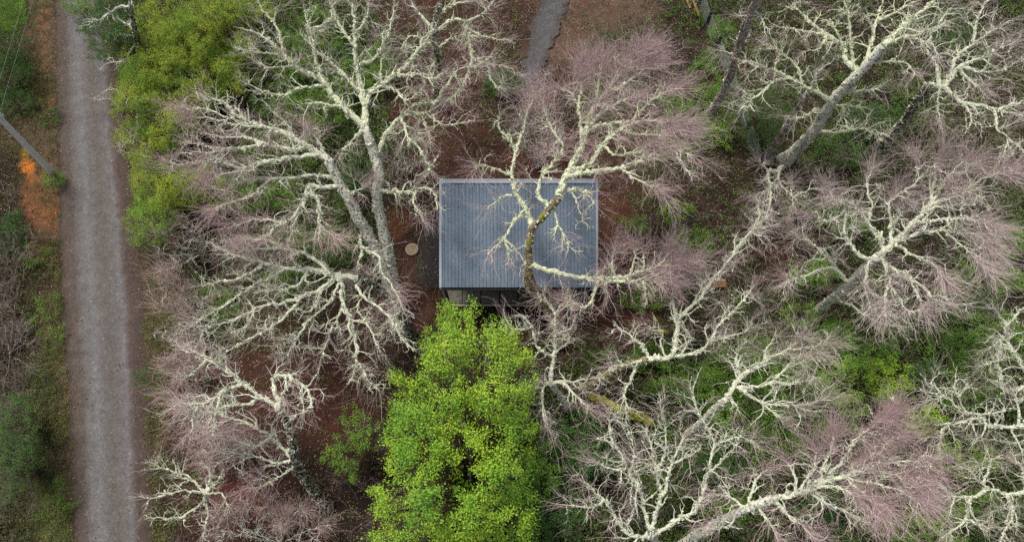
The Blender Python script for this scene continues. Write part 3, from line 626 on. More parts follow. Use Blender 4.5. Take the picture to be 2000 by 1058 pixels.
fan('dead_brush', 'heap of dead grey brushwood on the far left bank', (20, 690), .35, [(5, 590), (35, 590), (55, 640), (62, 670), (10, 740), (45, 600), (60, 720), (0, 640)], tmat='twig_grey', hz=.3, tw=.6, subs=2.5, lmat='bark_grey', lich=0, hw=1.5)
fan('bare_bush', 'mauve bare bush on the driveway beside the cabin tree', (1050, 330), 3.0, [(1010, 200), (1045, 180), (1080, 210), (1095, 260), (1000, 250), (1060, 140)], tmat='twig_mauve', hz=.9)
fan('bare_bush', 'thin mauve bush over litter left of the cabin roof', (800, 340), 2.0, [(760, 250), (800, 260), (830, 310), (750, 300), (780, 290)], tmat='twig_mauve', hz=.5)
# centre tree
make_tree('leaning_tree', 'mossy trunked tree curving over the cabin roof with feathery crown', (1098, 668), [
    ('1091,386 1120,321 1140,275 1155,215 1180,180 1210,135 1245,100', 10, None, 3.2), ('1110,335 1150,318 1180,281 1210,256 1250,240 1300,245', 7, None, 2), ('1108,345 1160,335 1200,332 1230,325 1280,305 1320,300 1356,306', 7, None, 2),
    ('1212,328 1232,345 1260,360 1287,376', 3), ('1320,300 1335,318 1346,342', 2.5), ('1139,278 1134,248 1130,210 1136,172 1140,135', 5, None, 2.2), ('1131,212 1112,182 1085,174', 3), ('1158,210 1165,165 1172,122', 4, None, 2.4),
    ('1150,258 1190,240 1232,236 1262,206 1300,178 1330,168', 5, None, 2.6), ('1180,182 1210,175 1240,150 1270,130', 4, None, 2.6), ('1210,255 1250,262 1290,262 1330,250', 4, None, 2.4), ('1070,398 1083,413 1088,437 1098,455 1108,478 1100,496', 3.5, -.6, .3), ('1089,440 1082,468', 2.2, -.2, .3),
    ('1076,402 1056,380 1060,340 1100,296 1082,250 1065,212', 5.5), ('1037,448 1030,414 1010,380 1005,340 1010,296 980,256 977,238', 7, None, .6), ('1010,297 1023,250 1036,205 1038,185', 4.5, None, 1.6), ('1005,340 970,330 945,320 930,332', 3),
    ('1012,382 985,385 965,400 952,410', 3, .1, .3), ('1024,410 1002,440 990,465 975,482 955,500', 4, -.5, .3), ('990,465 994,490 993,512', 2.5, -.2, .3), ('992,467 1010,490 1030,515', 2.5, -.2, .3),
    ('1150,262 1170,225 1200,205 1230,190', 5, None, 2.5), ('1091,388 1110,372 1140,376 1160,395', 3.5, 0, .3), ('1112,372 1128,400 1140,440', 2.5, -.3, .3), ('1180,281 1200,300 1240,300 1270,285', 4),
    ('1034,520 1060,525 1085,530 1115,538 1150,544 1174,543 1213,539 1256,530 1284,522 1327,516 1356,512', 7, .5),
    ('1160,545 1190,548 1230,553 1270,550 1312,553', 5.5, .2), ('1282,551 1300,538 1314,522', 2.5, .2), ('1170,545 1160,575 1148,600 1120,592 1108,585', 4, -.6), ('1284,522 1300,505 1308,492', 3.5, .3), ('1200,541 1197,515 1205,492', 3, .3),
    ('1256,530 1258,492', 2.5, .3), ('1256,553 1262,588', 2.5, -.2), ('1230,537 1240,500 1236,480', 2.5, .3), ('1180,548 1188,580', 3, -.3)],
    trunk=[(1078,614,1.6,13),(1052,580,2.9,13),(1034,550,3.9,12),(1031,517,4.6,10),(1034,483,5.2,9),(1038,450,5.8,9),(1052,432,6.2,8),(1076,405,6.8,8),(1091,387,7.1,8)], bark='bark_moss', lmat='lichen_yellow', haze=1.55, sub_len=.85, tipfan=2.4, twlen=1.1)
make_tree('lichen_tree', 'small lichen tree beside the right flank of the bright green tree', (1112, 800), [
    ('1075,748 1080,698 1085,643 1088,603 1113,578', 5.5), ('1080,700 1050,678 1040,638 1020,612', 4), ('1076,748 1100,748 1130,778 1148,793', 4), ('1075,750 1060,758 1063,808 1073,840', 3.5), ('1086,690 1115,665 1100,640', 2.5), ('1080,748 1130,743 1173,741', 3), ('1075,748 1052,745', 3.5), ('1084,650 1112,640 1125,610', 2.5), ('1040,640 1000,640 985,600', 2, None, .6), ('1086,620 1070,590 1060,570', 2)],
    trunk=[(1095,775,1.6,6),(1075,748,3.0,6)], bark='bark', lmat='lichen', haze=1.0, sub_len=.9, rise=.3, tmat='twig_mauve')
make_tree('mossy_tree', 'lichen tree with mossy lower trunk rising toward the orange crate', (1138, 765), [
    ('1265,700 1311,693 1321,643 1331,608 1371,573 1381,556 1400,530 1432,490', 7, None, 1.5), ('1371,575 1369,540 1371,520', 3), ('1311,693 1356,688 1386,668 1406,628 1421,598', 5), ('1386,668 1441,653 1475,640', 3.5), ('1265,698 1250,675 1220,655 1198,640', 4),
    ('1252,706 1232,738 1221,766 1225,793', 4.5), ('1256,700 1225,713 1195,716', 4), ('1321,640 1318,610 1316,570', 3), ('1330,690 1350,660 1340,640 1330,620', 3), ('1406,628 1440,600 1470,560', 3, None, 2), ('1420,510 1460,460 1500,420', 3, None, 2), ('1300,695 1290,672 1295,650 1270,645', 3)],
    trunk=[(1170,742,1.0,8),(1200,722,1.8,8),(1250,705,3.0,8),(1265,700,3.4,8)], bark='bark_moss', lmat='lichen', haze=1.0, sub_len=1.0, tmat='twig_mauve')
make_tree('lichen_tree', 'many stemmed lichen tree at the bottom edge right of the dark shrubs', (1285, 1085), [
    ('1270,1040 1265,1020 1250,963 1225,913 1200,868 1165,853', 5), ('1272,1035 1285,968 1276,918 1273,878 1262,838', 5), ('1286,968 1300,960 1315,908 1345,858', 4.5), ('1285,1040 1325,1013 1360,993 1386,928 1396,868 1376,828 1356,778', 5), ('1260,1050 1220,1034 1185,978 1145,943', 4.5),
    ('1315,908 1350,890 1370,868', 3), ('1386,928 1420,900 1450,870', 3), ('1225,913 1195,915 1160,900', 3), ('1276,918 1300,880 1300,820 1290,790', 3), ('1396,868 1440,855 1470,865', 2.5), ('1185,978 1150,990 1110,985', 3), ('1250,963 1230,930 1240,880 1225,830', 2.5), ('1200,868 1190,830 1210,800', 2.5)],
    trunk=[(1280,1060,2.0,9),(1275,1040,3.2,8)], bark='bark', lmat='lichen', haze=.95, tmat='twig_mauve', rise=.3)
make_tree('feathery_tree', 'leaning tree at the bottom ending in a broad pink feathery crown', (1320, 1075), [
    ('1510,974 1570,954 1610,934 1665,909 1700,895', 8, None, 3), ('1462,990 1462,968 1475,929 1505,914', 4.5), ('1550,960 1550,929 1533,899', 4), ('1512,975 1545,1009 1585,1049', 4), ('1572,953 1625,949 1685,974', 4.5, None, 3), ('1574,955 1625,984 1675,1009 1700,1020', 4, None, 3),
    ('1590,944 1640,899 1680,854 1740,812', 4, None, 3), ('1665,909 1750,904 1810,909', 3.5, None, 3.5), ('1640,925 1700,940 1750,954 1800,975', 3.5, None, 3.5), ('1455,994 1425,969 1395,969', 4.5), ('1600,940 1620,890 1630,850', 3.5, None, 2.5), ('1480,985 1500,1020 1520,1060', 3.5),
    ('1610,934 1680,915 1720,870 1770,850', 3, None, 3.5), ('1560,956 1590,915 1590,880', 3, None, 2), ('1640,925 1680,960 1720,1000', 3, None, 3), ('1425,969 1410,940', 2.5), ('1440,1005 1420,1030 1380,1035', 3), ('1665,905 1720,925 1790,935', 3, None, 3.5)],
    trunk=[(1360,1045,1.5,11),(1400,1024,3.0,11),(1455,994,4.6,10),(1510,974,5.8,10)], bark='bark', lmat='lichen', haze=1.1, tmat='twig_pink', tipfan=2.0, twlen=1.1, sub_len=1.0)
make_tree('lichen_tree', 'slim lichen tree over green shrubs, fanning right in pale twigs', (1340, 850), [
    ('1420,778 1440,738 1490,703 1535,678 1565,653', 6, None, 2.5), ('1440,738 1438,698 1453,671', 4.5), ('1432,755 1475,753 1505,743 1560,698 1600,690', 4.5, None, 2.2), ('1440,760 1465,773 1510,788 1575,788 1615,775', 4, None, 1.5), ('1490,780 1515,806 1542,818', 2.5), ('1434,775 1445,800', 3), ('1505,743 1540,752 1580,745', 3), ('1535,678 1580,680 1620,670', 3, None, 2.5), ('1495,700 1498,675 1510,660', 3)],
    trunk=[(1370,825,1.8,7),(1400,795,3.4,7),(1420,778,4.2,7)], bark='bark', lmat='lichen', haze=1.0, tmat='twig_grey', tipfan=1.8)
make_tree('lichen_tree', 'wide lichen tree filling the right middle, yellow spot on one limb', (1584, 616), [
    ('1717,500 1742,478 1780,434 1815,395 1865,375 1905,365', 9, None, 2.5), ('1660,552 1640,530 1620,503 1597,485 1577,467 1551,452', 5), ('1636,523 1602,523 1574,534 1538,544', 3.5), ('1700,512 1679,498 1663,477 1648,452 1648,414 1625,388 1617,370', 5), ('1722,478 1712,460 1694,434 1679,414 1663,396 1645,383', 5),
    ('1742,476 1742,439 1735,414 1736,394 1760,380', 5), ('1725,500 1733,528 1735,554 1730,580 1732,618', 4.5), ('1735,552 1755,580 1765,595 1788,615', 3.5), ('1730,510 1747,528 1765,539 1800,562 1830,590 1876,598', 4.5), ('1742,478 1755,483 1780,498 1820,512 1850,542', 4, None, 2),
    ('1780,434 1830,430 1880,425 1930,440', 5, None, 2.8), ('1745,476 1800,455 1850,450 1900,460 1930,482', 5, None, 2.8), ('1815,395 1820,350 1830,308', 4, None, 2), ('1628,586 1663,597 1700,620 1733,632 1765,635', 3.5), ('1820,393 1850,350 1890,320', 4, None, 2.8), ('1865,375 1920,350 1960,340', 3, None, 3), ('1797,415 1850,402 1905,400', 4, None, 2.8),
    ('1742,440 1760,420 1755,400', 3), ('1648,414 1620,430 1590,420', 2.5), ('1700,512 1690,560 1700,600', 3), ('1765,539 1790,575 1800,605', 3), ('1694,434 1700,400 1690,370 1700,330', 3), ('1850,450 1890,490 1920,520', 3, None, 2.5), ('1760,382 1790,350 1790,310', 3, None, 1.6)],
    trunk=[(1610,595,1.5,9),(1640,572,3.2,10),(1670,545,4.8,10),(1691,523,5.8,10),(1717,500,6.6,10)], bark='bark', lmat='lichen', haze=1.3, tmat='twig_mauve', tipfan=1.9, twlen=1.05)
make_tree('lichen_tree', 'tall thick trunked lichen tree in the upper right, limbs reaching both ways', (1530, 316), [
    ('1725,90 1760,55 1800,25 1835,-5', 8), ('1625,205 1600,186 1570,170 1540,150 1490,130 1450,118', 6), ('1540,152 1510,160 1475,190 1440,220', 4.5), ('1652,120 1650,100 1615,70 1580,40 1552,0', 6), ('1616,70 1565,65 1520,62', 4), ('1668,150 1660,90 1655,40 1645,-5', 5), ('1690,128 1700,80 1712,40 1725,0', 5.5),
    ('1700,120 1750,118 1775,125 1790,148', 4), ('1722,92 1775,70 1825,85 1836,118', 4.5), ('1590,262 1640,260 1690,255 1745,270', 4.5), ('1620,210 1650,205 1680,212', 4), ('1650,90 1620,42 1600,40', 4), ('1570,170 1560,130 1530,100 1500,95', 3.5), ('1640,178 1690,180 1730,170', 3.5), ('1600,215 1575,225 1545,235', 3), ('1712,40 1750,20 1790,-10', 4),
    ('1645,205 1650,240 1655,255', 2.5), ('1760,56 1800,60 1850,40', 3.5), ('1615,70 1600,100 1570,105', 3)],
    trunk=[(1560,288,1.5,12),(1590,255,3.4,12),(1610,222,4.8,11),(1640,180,6.4,11),(1690,130,8.0,10),(1725,90,9.0,9)], bark='bark', lmat='lichen_yellow', haze=.7, tmat='twig_mauve')
make_tree('lichen_tree', 'lichen tree reaching into the upper right corner', (1715, 288), [
    ('1815,165 1845,165 1875,130 1925,110 1975,75', 6), ('1840,172 1880,200 1930,210 2000,226', 6), ('1832,165 1825,125 1800,90 1780,60', 5), ('1848,155 1870,115 1900,90 1940,65 1975,40', 5), ('1940,214 1950,250 1970,265 1965,302', 3.5), ('1950,212 1980,200 2010,188', 3.5), ('1880,145 1905,170 1915,187', 3.5), ('1835,180 1830,215 1835,245', 3), ('1900,90 1910,40 1930,0', 4), ('1875,130 1940,140 2000,120', 4), ('1800,92 1830,60 1860,20', 3.5), ('1880,200 1900,230 1890,260', 3), ('1970,266 1990,290 2005,320', 3)],
    trunk=[(1740,262,1.6,9),(1765,238,3.2,9),(1790,200,5.0,9),(1815,165,6.4,8)], bark='bark_dark', lmat='lichen', haze=1.0, tmat='twig_mauve')
make_tree('bare_tree', 'smooth grey trunk leaning past the fence to the top edge', (1383, 228), [
    ('1438,112 1420,105 1395,100', 3), ('1440,120 1470,128 1500,140', 3), ('1440,110 1450,85 1465,70', 3), ('1436,124 1410,125', 2), ('1470,20 1490,40 1500,70', 3), ('1468,30 1440,30', 2)],
    trunk=[(1402,198,1.3,9),(1425,150,3.4,9),(1440,105,5.2,9),(1455,55,7.0,10),(1478,0,9.0,10),(1490,-30,9.8,9)], bark='bark_grey', lmat='lichen_grey', haze=.7, tmat='twig_mauve', lich=.35)
make_tree('bare_tree', 'thin grey trunk leaning between fence and the thick lichen trunk', (1497, 310), [
    ('1570,195 1585,165 1600,140', 3.5), ('1570,190 1550,170 1535,165', 2), ('1600,140 1630,120', 2.5)],
    trunk=[(1515,280,1.3,7),(1540,240,3.0,7),(1570,192,5.0,6)], bark='bark_grey', lmat='lichen_grey', haze=.6, tmat='twig_mauve', lich=.35)
make_tree('small_tree', 'small crooked lichen tree in the brush between cabin and wide tree', (1530, 325), [
    ('1520,335 1525,360 1545,380 1552,400', 3.5), ('1500,335 1507,370 1504,415 1490,440 1472,448', 3.5), ('1506,340 1498,330 1485,320', 2.5), ('1525,362 1500,372 1475,385', 2.5), ('1550,385 1580,370 1605,372', 2.5), ('1475,445 1450,470 1430,490', 2.5), ('1480,400 1478,440', 3), ('1545,382 1550,350', 2)],
    trunk=[(1522,330,1.6,4)], bark='bark', lmat='lichen', haze=1.3, tmat='twig_mauve')
make_tree('lichen_tree', 'lichen tree at the right edge midway down', (2030, 850), [
    ('2000,832 1940,834 1915,813 1880,803 1850,778 1810,788', 5), ('1915,815 1870,828 1850,830 1830,868', 3.5), ('2005,760 1975,765 1955,763 1925,743', 4), ('2010,730 1975,678 1965,638 1955,618 1930,598', 5), ('1957,763 1951,700 1950,668 1925,684', 4), ('1990,830 1985,780 1975,765', 4), ('1850,778 1820,750 1835,730', 3), ('1965,640 1985,620 2000,600', 3.5), ('2010,870 1950,862 1900,865', 4), ('1955,700 1920,715', 2.5), ('1880,803 1860,750 1875,738', 2.5), ('1940,834 1960,800 1950,780', 3)],
    trunk=[(2020,840,3.0,8),(2005,832,4.5,7)], bark='bark', lmat='lichen', haze=.7, tmat='twig_grey')
make_tree('lichen_tree', 'lichen tree in the bottom right corner', (2040, 985), [
    ('2000,958 1965,963 1920,943 1890,913', 5), ('1930,955 1900,970 1850,968 1812,985', 4.5), ('1900,972 1888,1015 1835,1058', 4), ('1965,965 1980,1008 1955,1060', 4), ('2005,980 1960,990 1930,1000', 3.5), ('1920,943 1940,900 1960,890', 3), ('2000,955 1995,910 1975,900', 3), ('1850,968 1830,940 1810,945', 2.5), ('1888,1015 1920,1035', 3)],
    trunk=[(2020,970,3.0,8),(2005,960,4.5,7)], bark='bark', lmat='lichen', haze=.9, tmat='twig_grey')
make_tree('lichen_tree', 'lichen tree at the top edge between the tall trunk and driveway', (852, 200), [
    ('848,65 880,40 905,45 914,90 920,115 950,124 995,132', 5.5), ('850,60 820,30 800,-5', 5), ('850,95 880,76 905,82', 3.5), ('922,118 900,165 882,190', 3.5), ('849,90 825,75 800,70 780,95', 4), ('855,30 890,10 930,0', 4.5), ('905,45 940,30 965,5', 4), ('950,124 965,165 985,175', 3), ('852,110 840,140 845,165', 3), ('920,60 950,75 985,80', 3), ('825,75 815,110 790,130', 3)],
    trunk=[(854,160,2.0,7),(855,120,4.0,7),(849,65,6.4,7),(858,10,8.0,7)], bark='bark_dark', lmat='lichen_yellow', haze=1.1, tmat='twig_mauve')
make_tree('bare_tree', 'white limbed dead tree over the dark evergreen beside the road', (275, 115), [
    ('255,15 235,14 210,30 180,42 152,52', 4), ('268,75 242,68 215,68', 3), ('266,62 250,46 236,36', 3), ('268,80 245,118 215,122 195,136', 2.6), ('262,130 245,172 215,175 188,190', 2.4), ('265,150 240,215 225,205 205,195 180,198', 2), ('275,100 262,270 245,280 225,305', 1.8), ('258,30 255,0', 3)],
    trunk=[(272,95,1.0,6),(266,70,3.0,6),(258,30,5.0,5),(255,10,5.6,5)], bark='bark_dark', lmat='lichen_grey', haze=.22, sub_len=.7, tmat='twig_grey', lich=.5)
# ---------------------------------------------------------------- leafy plants
def leaves(geo, C, size, aspect=.5, up=.6, dirs=None):
    n = len(C); nrmv = nrm(rng.normal(0, 1, (n, 3))+np.array((0, 0, up*2)))
    a = nrm(np.cross(nrmv, rng.normal(0, 1, (n, 3)))) if dirs is None else nrm(dirs-(dirs*nrmv).sum(1, keepdims=True)*nrmv+1e-6)
    b = np.cross(nrmv, a); s = size*rng.uniform(.55, 1.25, n)
    a = a*s[:, None]; b = b*(s*aspect)[:, None]; c = nrmv*(s*.12)[:, None]
    V = np.stack([C-a*.5, C+b*.5+c-a*.05, C+a*.5, C-b*.5+c-a*.05], 1)
    geo.add(V, [np.arange(4*n).reshape(n, 4)])
def inpoly(poly, x, y):
    r = np.zeros(len(x), bool); n = len(poly)
    for i in range(n):
        (x1_, y1_), (x2_, y2_) = poly[i], poly[(i+1) % n]
        c = ((y1_ > y) != (y2_ > y)) & (x < (x2_-x1_)*(y-y1_)/((y2_-y1_) or 1e-9)+x1_); r ^= c
    return r
def edged(poly, x, y):
    d = np.full(len(x), 1e9); n = len(poly)
    for i in range(n):
        a = np.array(poly[i], float); b_ = np.array(poly[(i+1) % n], float); v = b_-a
        t = np.clip(((x-a[0])*v[0]+(y-a[1])*v[1])/(v@v), 0, 1); d = np.minimum(d, np.hypot(x-a[0]-t*v[0], y-a[1]-t*v[1]))
    return d
def leafy(name, label, poly, hlo, hhi, mt, size=.09, dens=1.0, aspect=.5, cat='shrub', base=None, clus=.26, group=None, spiky=0.0, partname='foliage', per=None, stem=True, gap=.62, lsc=.9, edge_px=None):
    """poly: outline in px at the crown's height; the crown is a rough dome of leaf clusters on stems"""
    poly = [tuple(p) for p in poly]; xs = [p[0] for p in poly]; ys = [p[1] for p in poly]; cx, cy = np.mean(xs), np.mean(ys)
    hm = (hlo+hhi)/2; dpt = depth(cx, cy, hm); w = (max(xs)-min(xs))*dpt/F; hgt = (max(ys)-min(ys))*dpt/F
    ncl = max(8, int(w*hgt*10.5*dens*(.26/clus)**2*.8))
    x = rng.uniform(min(xs), max(xs), ncl*3); y = rng.uniform(min(ys), max(ys), ncl*3); k = inpoly(poly, x, y); x, y = x[k][:ncl*2], y[k][:ncl*2]
    e = edged(poly, x, y); em = edge_px or max(e.max(), 1); dome = np.sqrt(np.clip(1-(1-np.clip(e/em, 0, 1))**2, 0, 1))
    wx, wy = x*dpt/F, y*dpt/F
    lump = vnoise(wx, wy, lsc, 100+int(cx)) ; lump2 = vnoise(wx, wy, .45, 200+int(cy))
    # surface layer and an inner, lower layer
    inner = rng.random(len(x)) < .38
    h = hlo+(hhi-hlo)*(dome*.58+.55*lump*dome+.22*lump2-.16)
    h = np.where(inner, hlo*.5+(h-hlo*.5)*rng.uniform(.25, .9, len(x)), h); h = np.maximum(h, .15)
    keep = (lump2+lump > gap) | inner; x, y, h = x[keep], y[keep], h[keep]
    C = np.stack([P(a_, b_, c_2) for a_, b_, c_2 in zip(x, y, h)])
    if base is None:
        q = P(cx, cy, hm); base3 = np.array((q[0], q[1]-.1, 0.))
    else: base3 = P(base[0], base[1], 0)
    root = thing(name, label, cat, base3, group)
    n_each = per or int(40*(.09/size)**1.2)
    # stems out to the clusters
    g = Geo(); mid = base3[None]*.45+C*.55; mid[:, 2] = C[:, 2]*.55; mid += rng.normal(0, .12, mid.shape)
    sel = rng.random(len(C)) < .5
    L3 = np.stack([np.repeat(base3[None], len(C), 0)+rng.normal(0, .05, C.shape)*(1, 1, 0), mid, C], 1)[sel]
    V, F_ = tubes(L3, np.repeat(np.array([[.022, .013, .005]])*(1+hhi*.12), len(L3), 0), 3); g.add(V, F_)
    if stem: g.build('stems', M['stem'], root)
    # leaves around each cluster, outward sprays
    i = np.repeat(np.arange(len(C)), n_each); sprd = rng.normal(0, 1, (len(i), 3))*np.array((clus, clus, clus*.55))*.62
    if spiky:
        out = nrm(C-(base3+np.array((0, 0, hlo*.6)))); tt = rng.random(len(i))[:, None]; sprd = sprd*.6+out[i]*tt*spiky*clus*2
    geo = Geo(); leaves(geo, C[i]+sprd, size, aspect, dirs=(sprd+rng.normal(0, .1, sprd.shape)) if rng.random() < 2 else None)
    geo.build(partname, M[mt], root)
    return root
def blob(cx, cy, rx, ry, n=14, j=.22):
    a = np.arange(n)*2*math.pi/n; r = 1+rng.uniform(-j, j, n); return list(zip(cx+rx*r*np.cos(a), cy+ry*r*np.sin(a)))
# the bright tree, outline in px
BT = [(848,598),(872,592),(900,612),(915,596),(925,584),(940,586),(952,606),(975,622),(1010,640),(1020,655),(1012,672),(1042,690),(1048,735),(1042,765),(1030,790),(1045,830),(1040,880),(1035,920),(1020,950),(1040,1000),(1040,1062),(720,1070),(745,1000),(735,960),(760,920),(770,880),(755,850),(760,805),(790,770),(755,742),(765,730),(820,738),(818,690),(820,650),(836,625),(850,632),(870,622)]
BT = [p_ for i_, a_ in enumerate(BT) for p_ in (a_, ((a_[0]+BT[(i_+1) % len(BT)][0])/2+rng.normal(0, 9), (a_[1]+BT[(i_+1) % len(BT)][1])/2+rng.normal(0, 7)))]
BT = [(922+(x_-922)*(.86 if y_ < 660 else .95) if y_ < 700 else x_, y_+4 if y_ < 640 else y_) for x_, y_ in BT]
bt = leafy('broadleaf_tree', 'bright lime green leafy tree standing in front of the cabin porch', BT, 3.0, 8.2, 'leaf_bright', .10, 1.9, .5, 'tree', base=(925, 960), clus=.30, spiky=.55, partname="crown", edge_px=95, gap=.80, lsc=1.0)
g = Geo(); b0 = P(925, 960, 0); t1 = P(905, 830, 5.2)
g.tube(smoothline(np.stack([b0, b0+(0, .3, 2.2), (b0+t1)/2+(.1, 0, .6), t1]), .3), .13, 8); g.build('trunk', M['bark_grey'], bt)
for (a_, b_, h_) in ((860, 640, 4.2), (960, 640, 5.6), (1000, 720, 6.2), (830, 720, 6.0), (800, 880, 5.4), (1000, 880, 6.0), (960, 800, 7.2), (880, 860, 7.0), (890, 765, 7.6), (850, 960, 5.8), (960, 960, 6.2), (1010, 800, 6.6)):
    g = Geo(); h_ -= 2.6; e_ = P(a_, b_, h_); s_ = b0*.5+t1*.5; g.tube(smoothline(np.stack([s_, (s_+e_)/2+(0, 0, .3), e_]), .3), np.linspace(.07, .02, len(smoothline(np.stack([s_, (s_+e_)/2+(0, 0, .3), e_]), .3))), 6); g.build('limb', M['bark_grey'], bt)
XO = [(268, 150, 40, 44, 3.0, 'olive shrub at the road edge below the white dead limbs'), (350, 190, 56, 48, 3.0, 'olive shrub in the heart of the roadside row'), (370, 90, 60, 50, 3.4, 'olive shrub high in the row behind the front ones'), (300, 325, 40, 30, 2.4, 'tan tipped olive shrub at the narrow part of the row'), (460, 90, 50, 46, 2.6, 'olive shrub touching the tall tree left limbs')]
OB = 'olive shrubs along the road'
for (x, y, rx, ry, h, lb) in (
    (425, 52, 82, 62, 3.8, 'broad yellow olive shrub at the top behind the dead white limbs'), (318, 40, 62, 44, 3.4, 'olive shrub at the top edge next to the dark evergreen'),
    (300, 125, 62, 52, 3.4, 'yellowish olive shrub just under the dark trunk gap'), (395, 150, 70, 58, 3.2, 'olive shrub behind the row, under mauve twigs'),
    (268, 205, 52, 48, 3.0, 'olive shrub bulging furthest over the road'), (335, 235, 55, 50, 2.8, 'mid olive shrub beside the pink twig fan'),
    (280, 275, 42, 38, 2.6, 'small olive shrub at the road edge over the pink gap'), (325, 365, 62, 46, 2.8, 'olive shrub with tan top right of the upper road'),
    (300, 430, 46, 48, 2.4, 'lowest green olive shrub of the roadside row'), (395, 365, 50, 40, 2.0, 'dark olive shrub below the white lichen limbs'), (480, 20, 50, 40, 3.0, 'olive shrub at the top under the tall tree'), *XO):
    leafy('olive_shrub', lb, blob(x, y, rx*1.08, ry*1.08), h*.35, h+.8, 'leaf_olive' if y < 330 or x > 300 and y < 380 else 'leaf_fresh', .095, 1.5, .30, clus=.25, spiky=.6, group=OB)
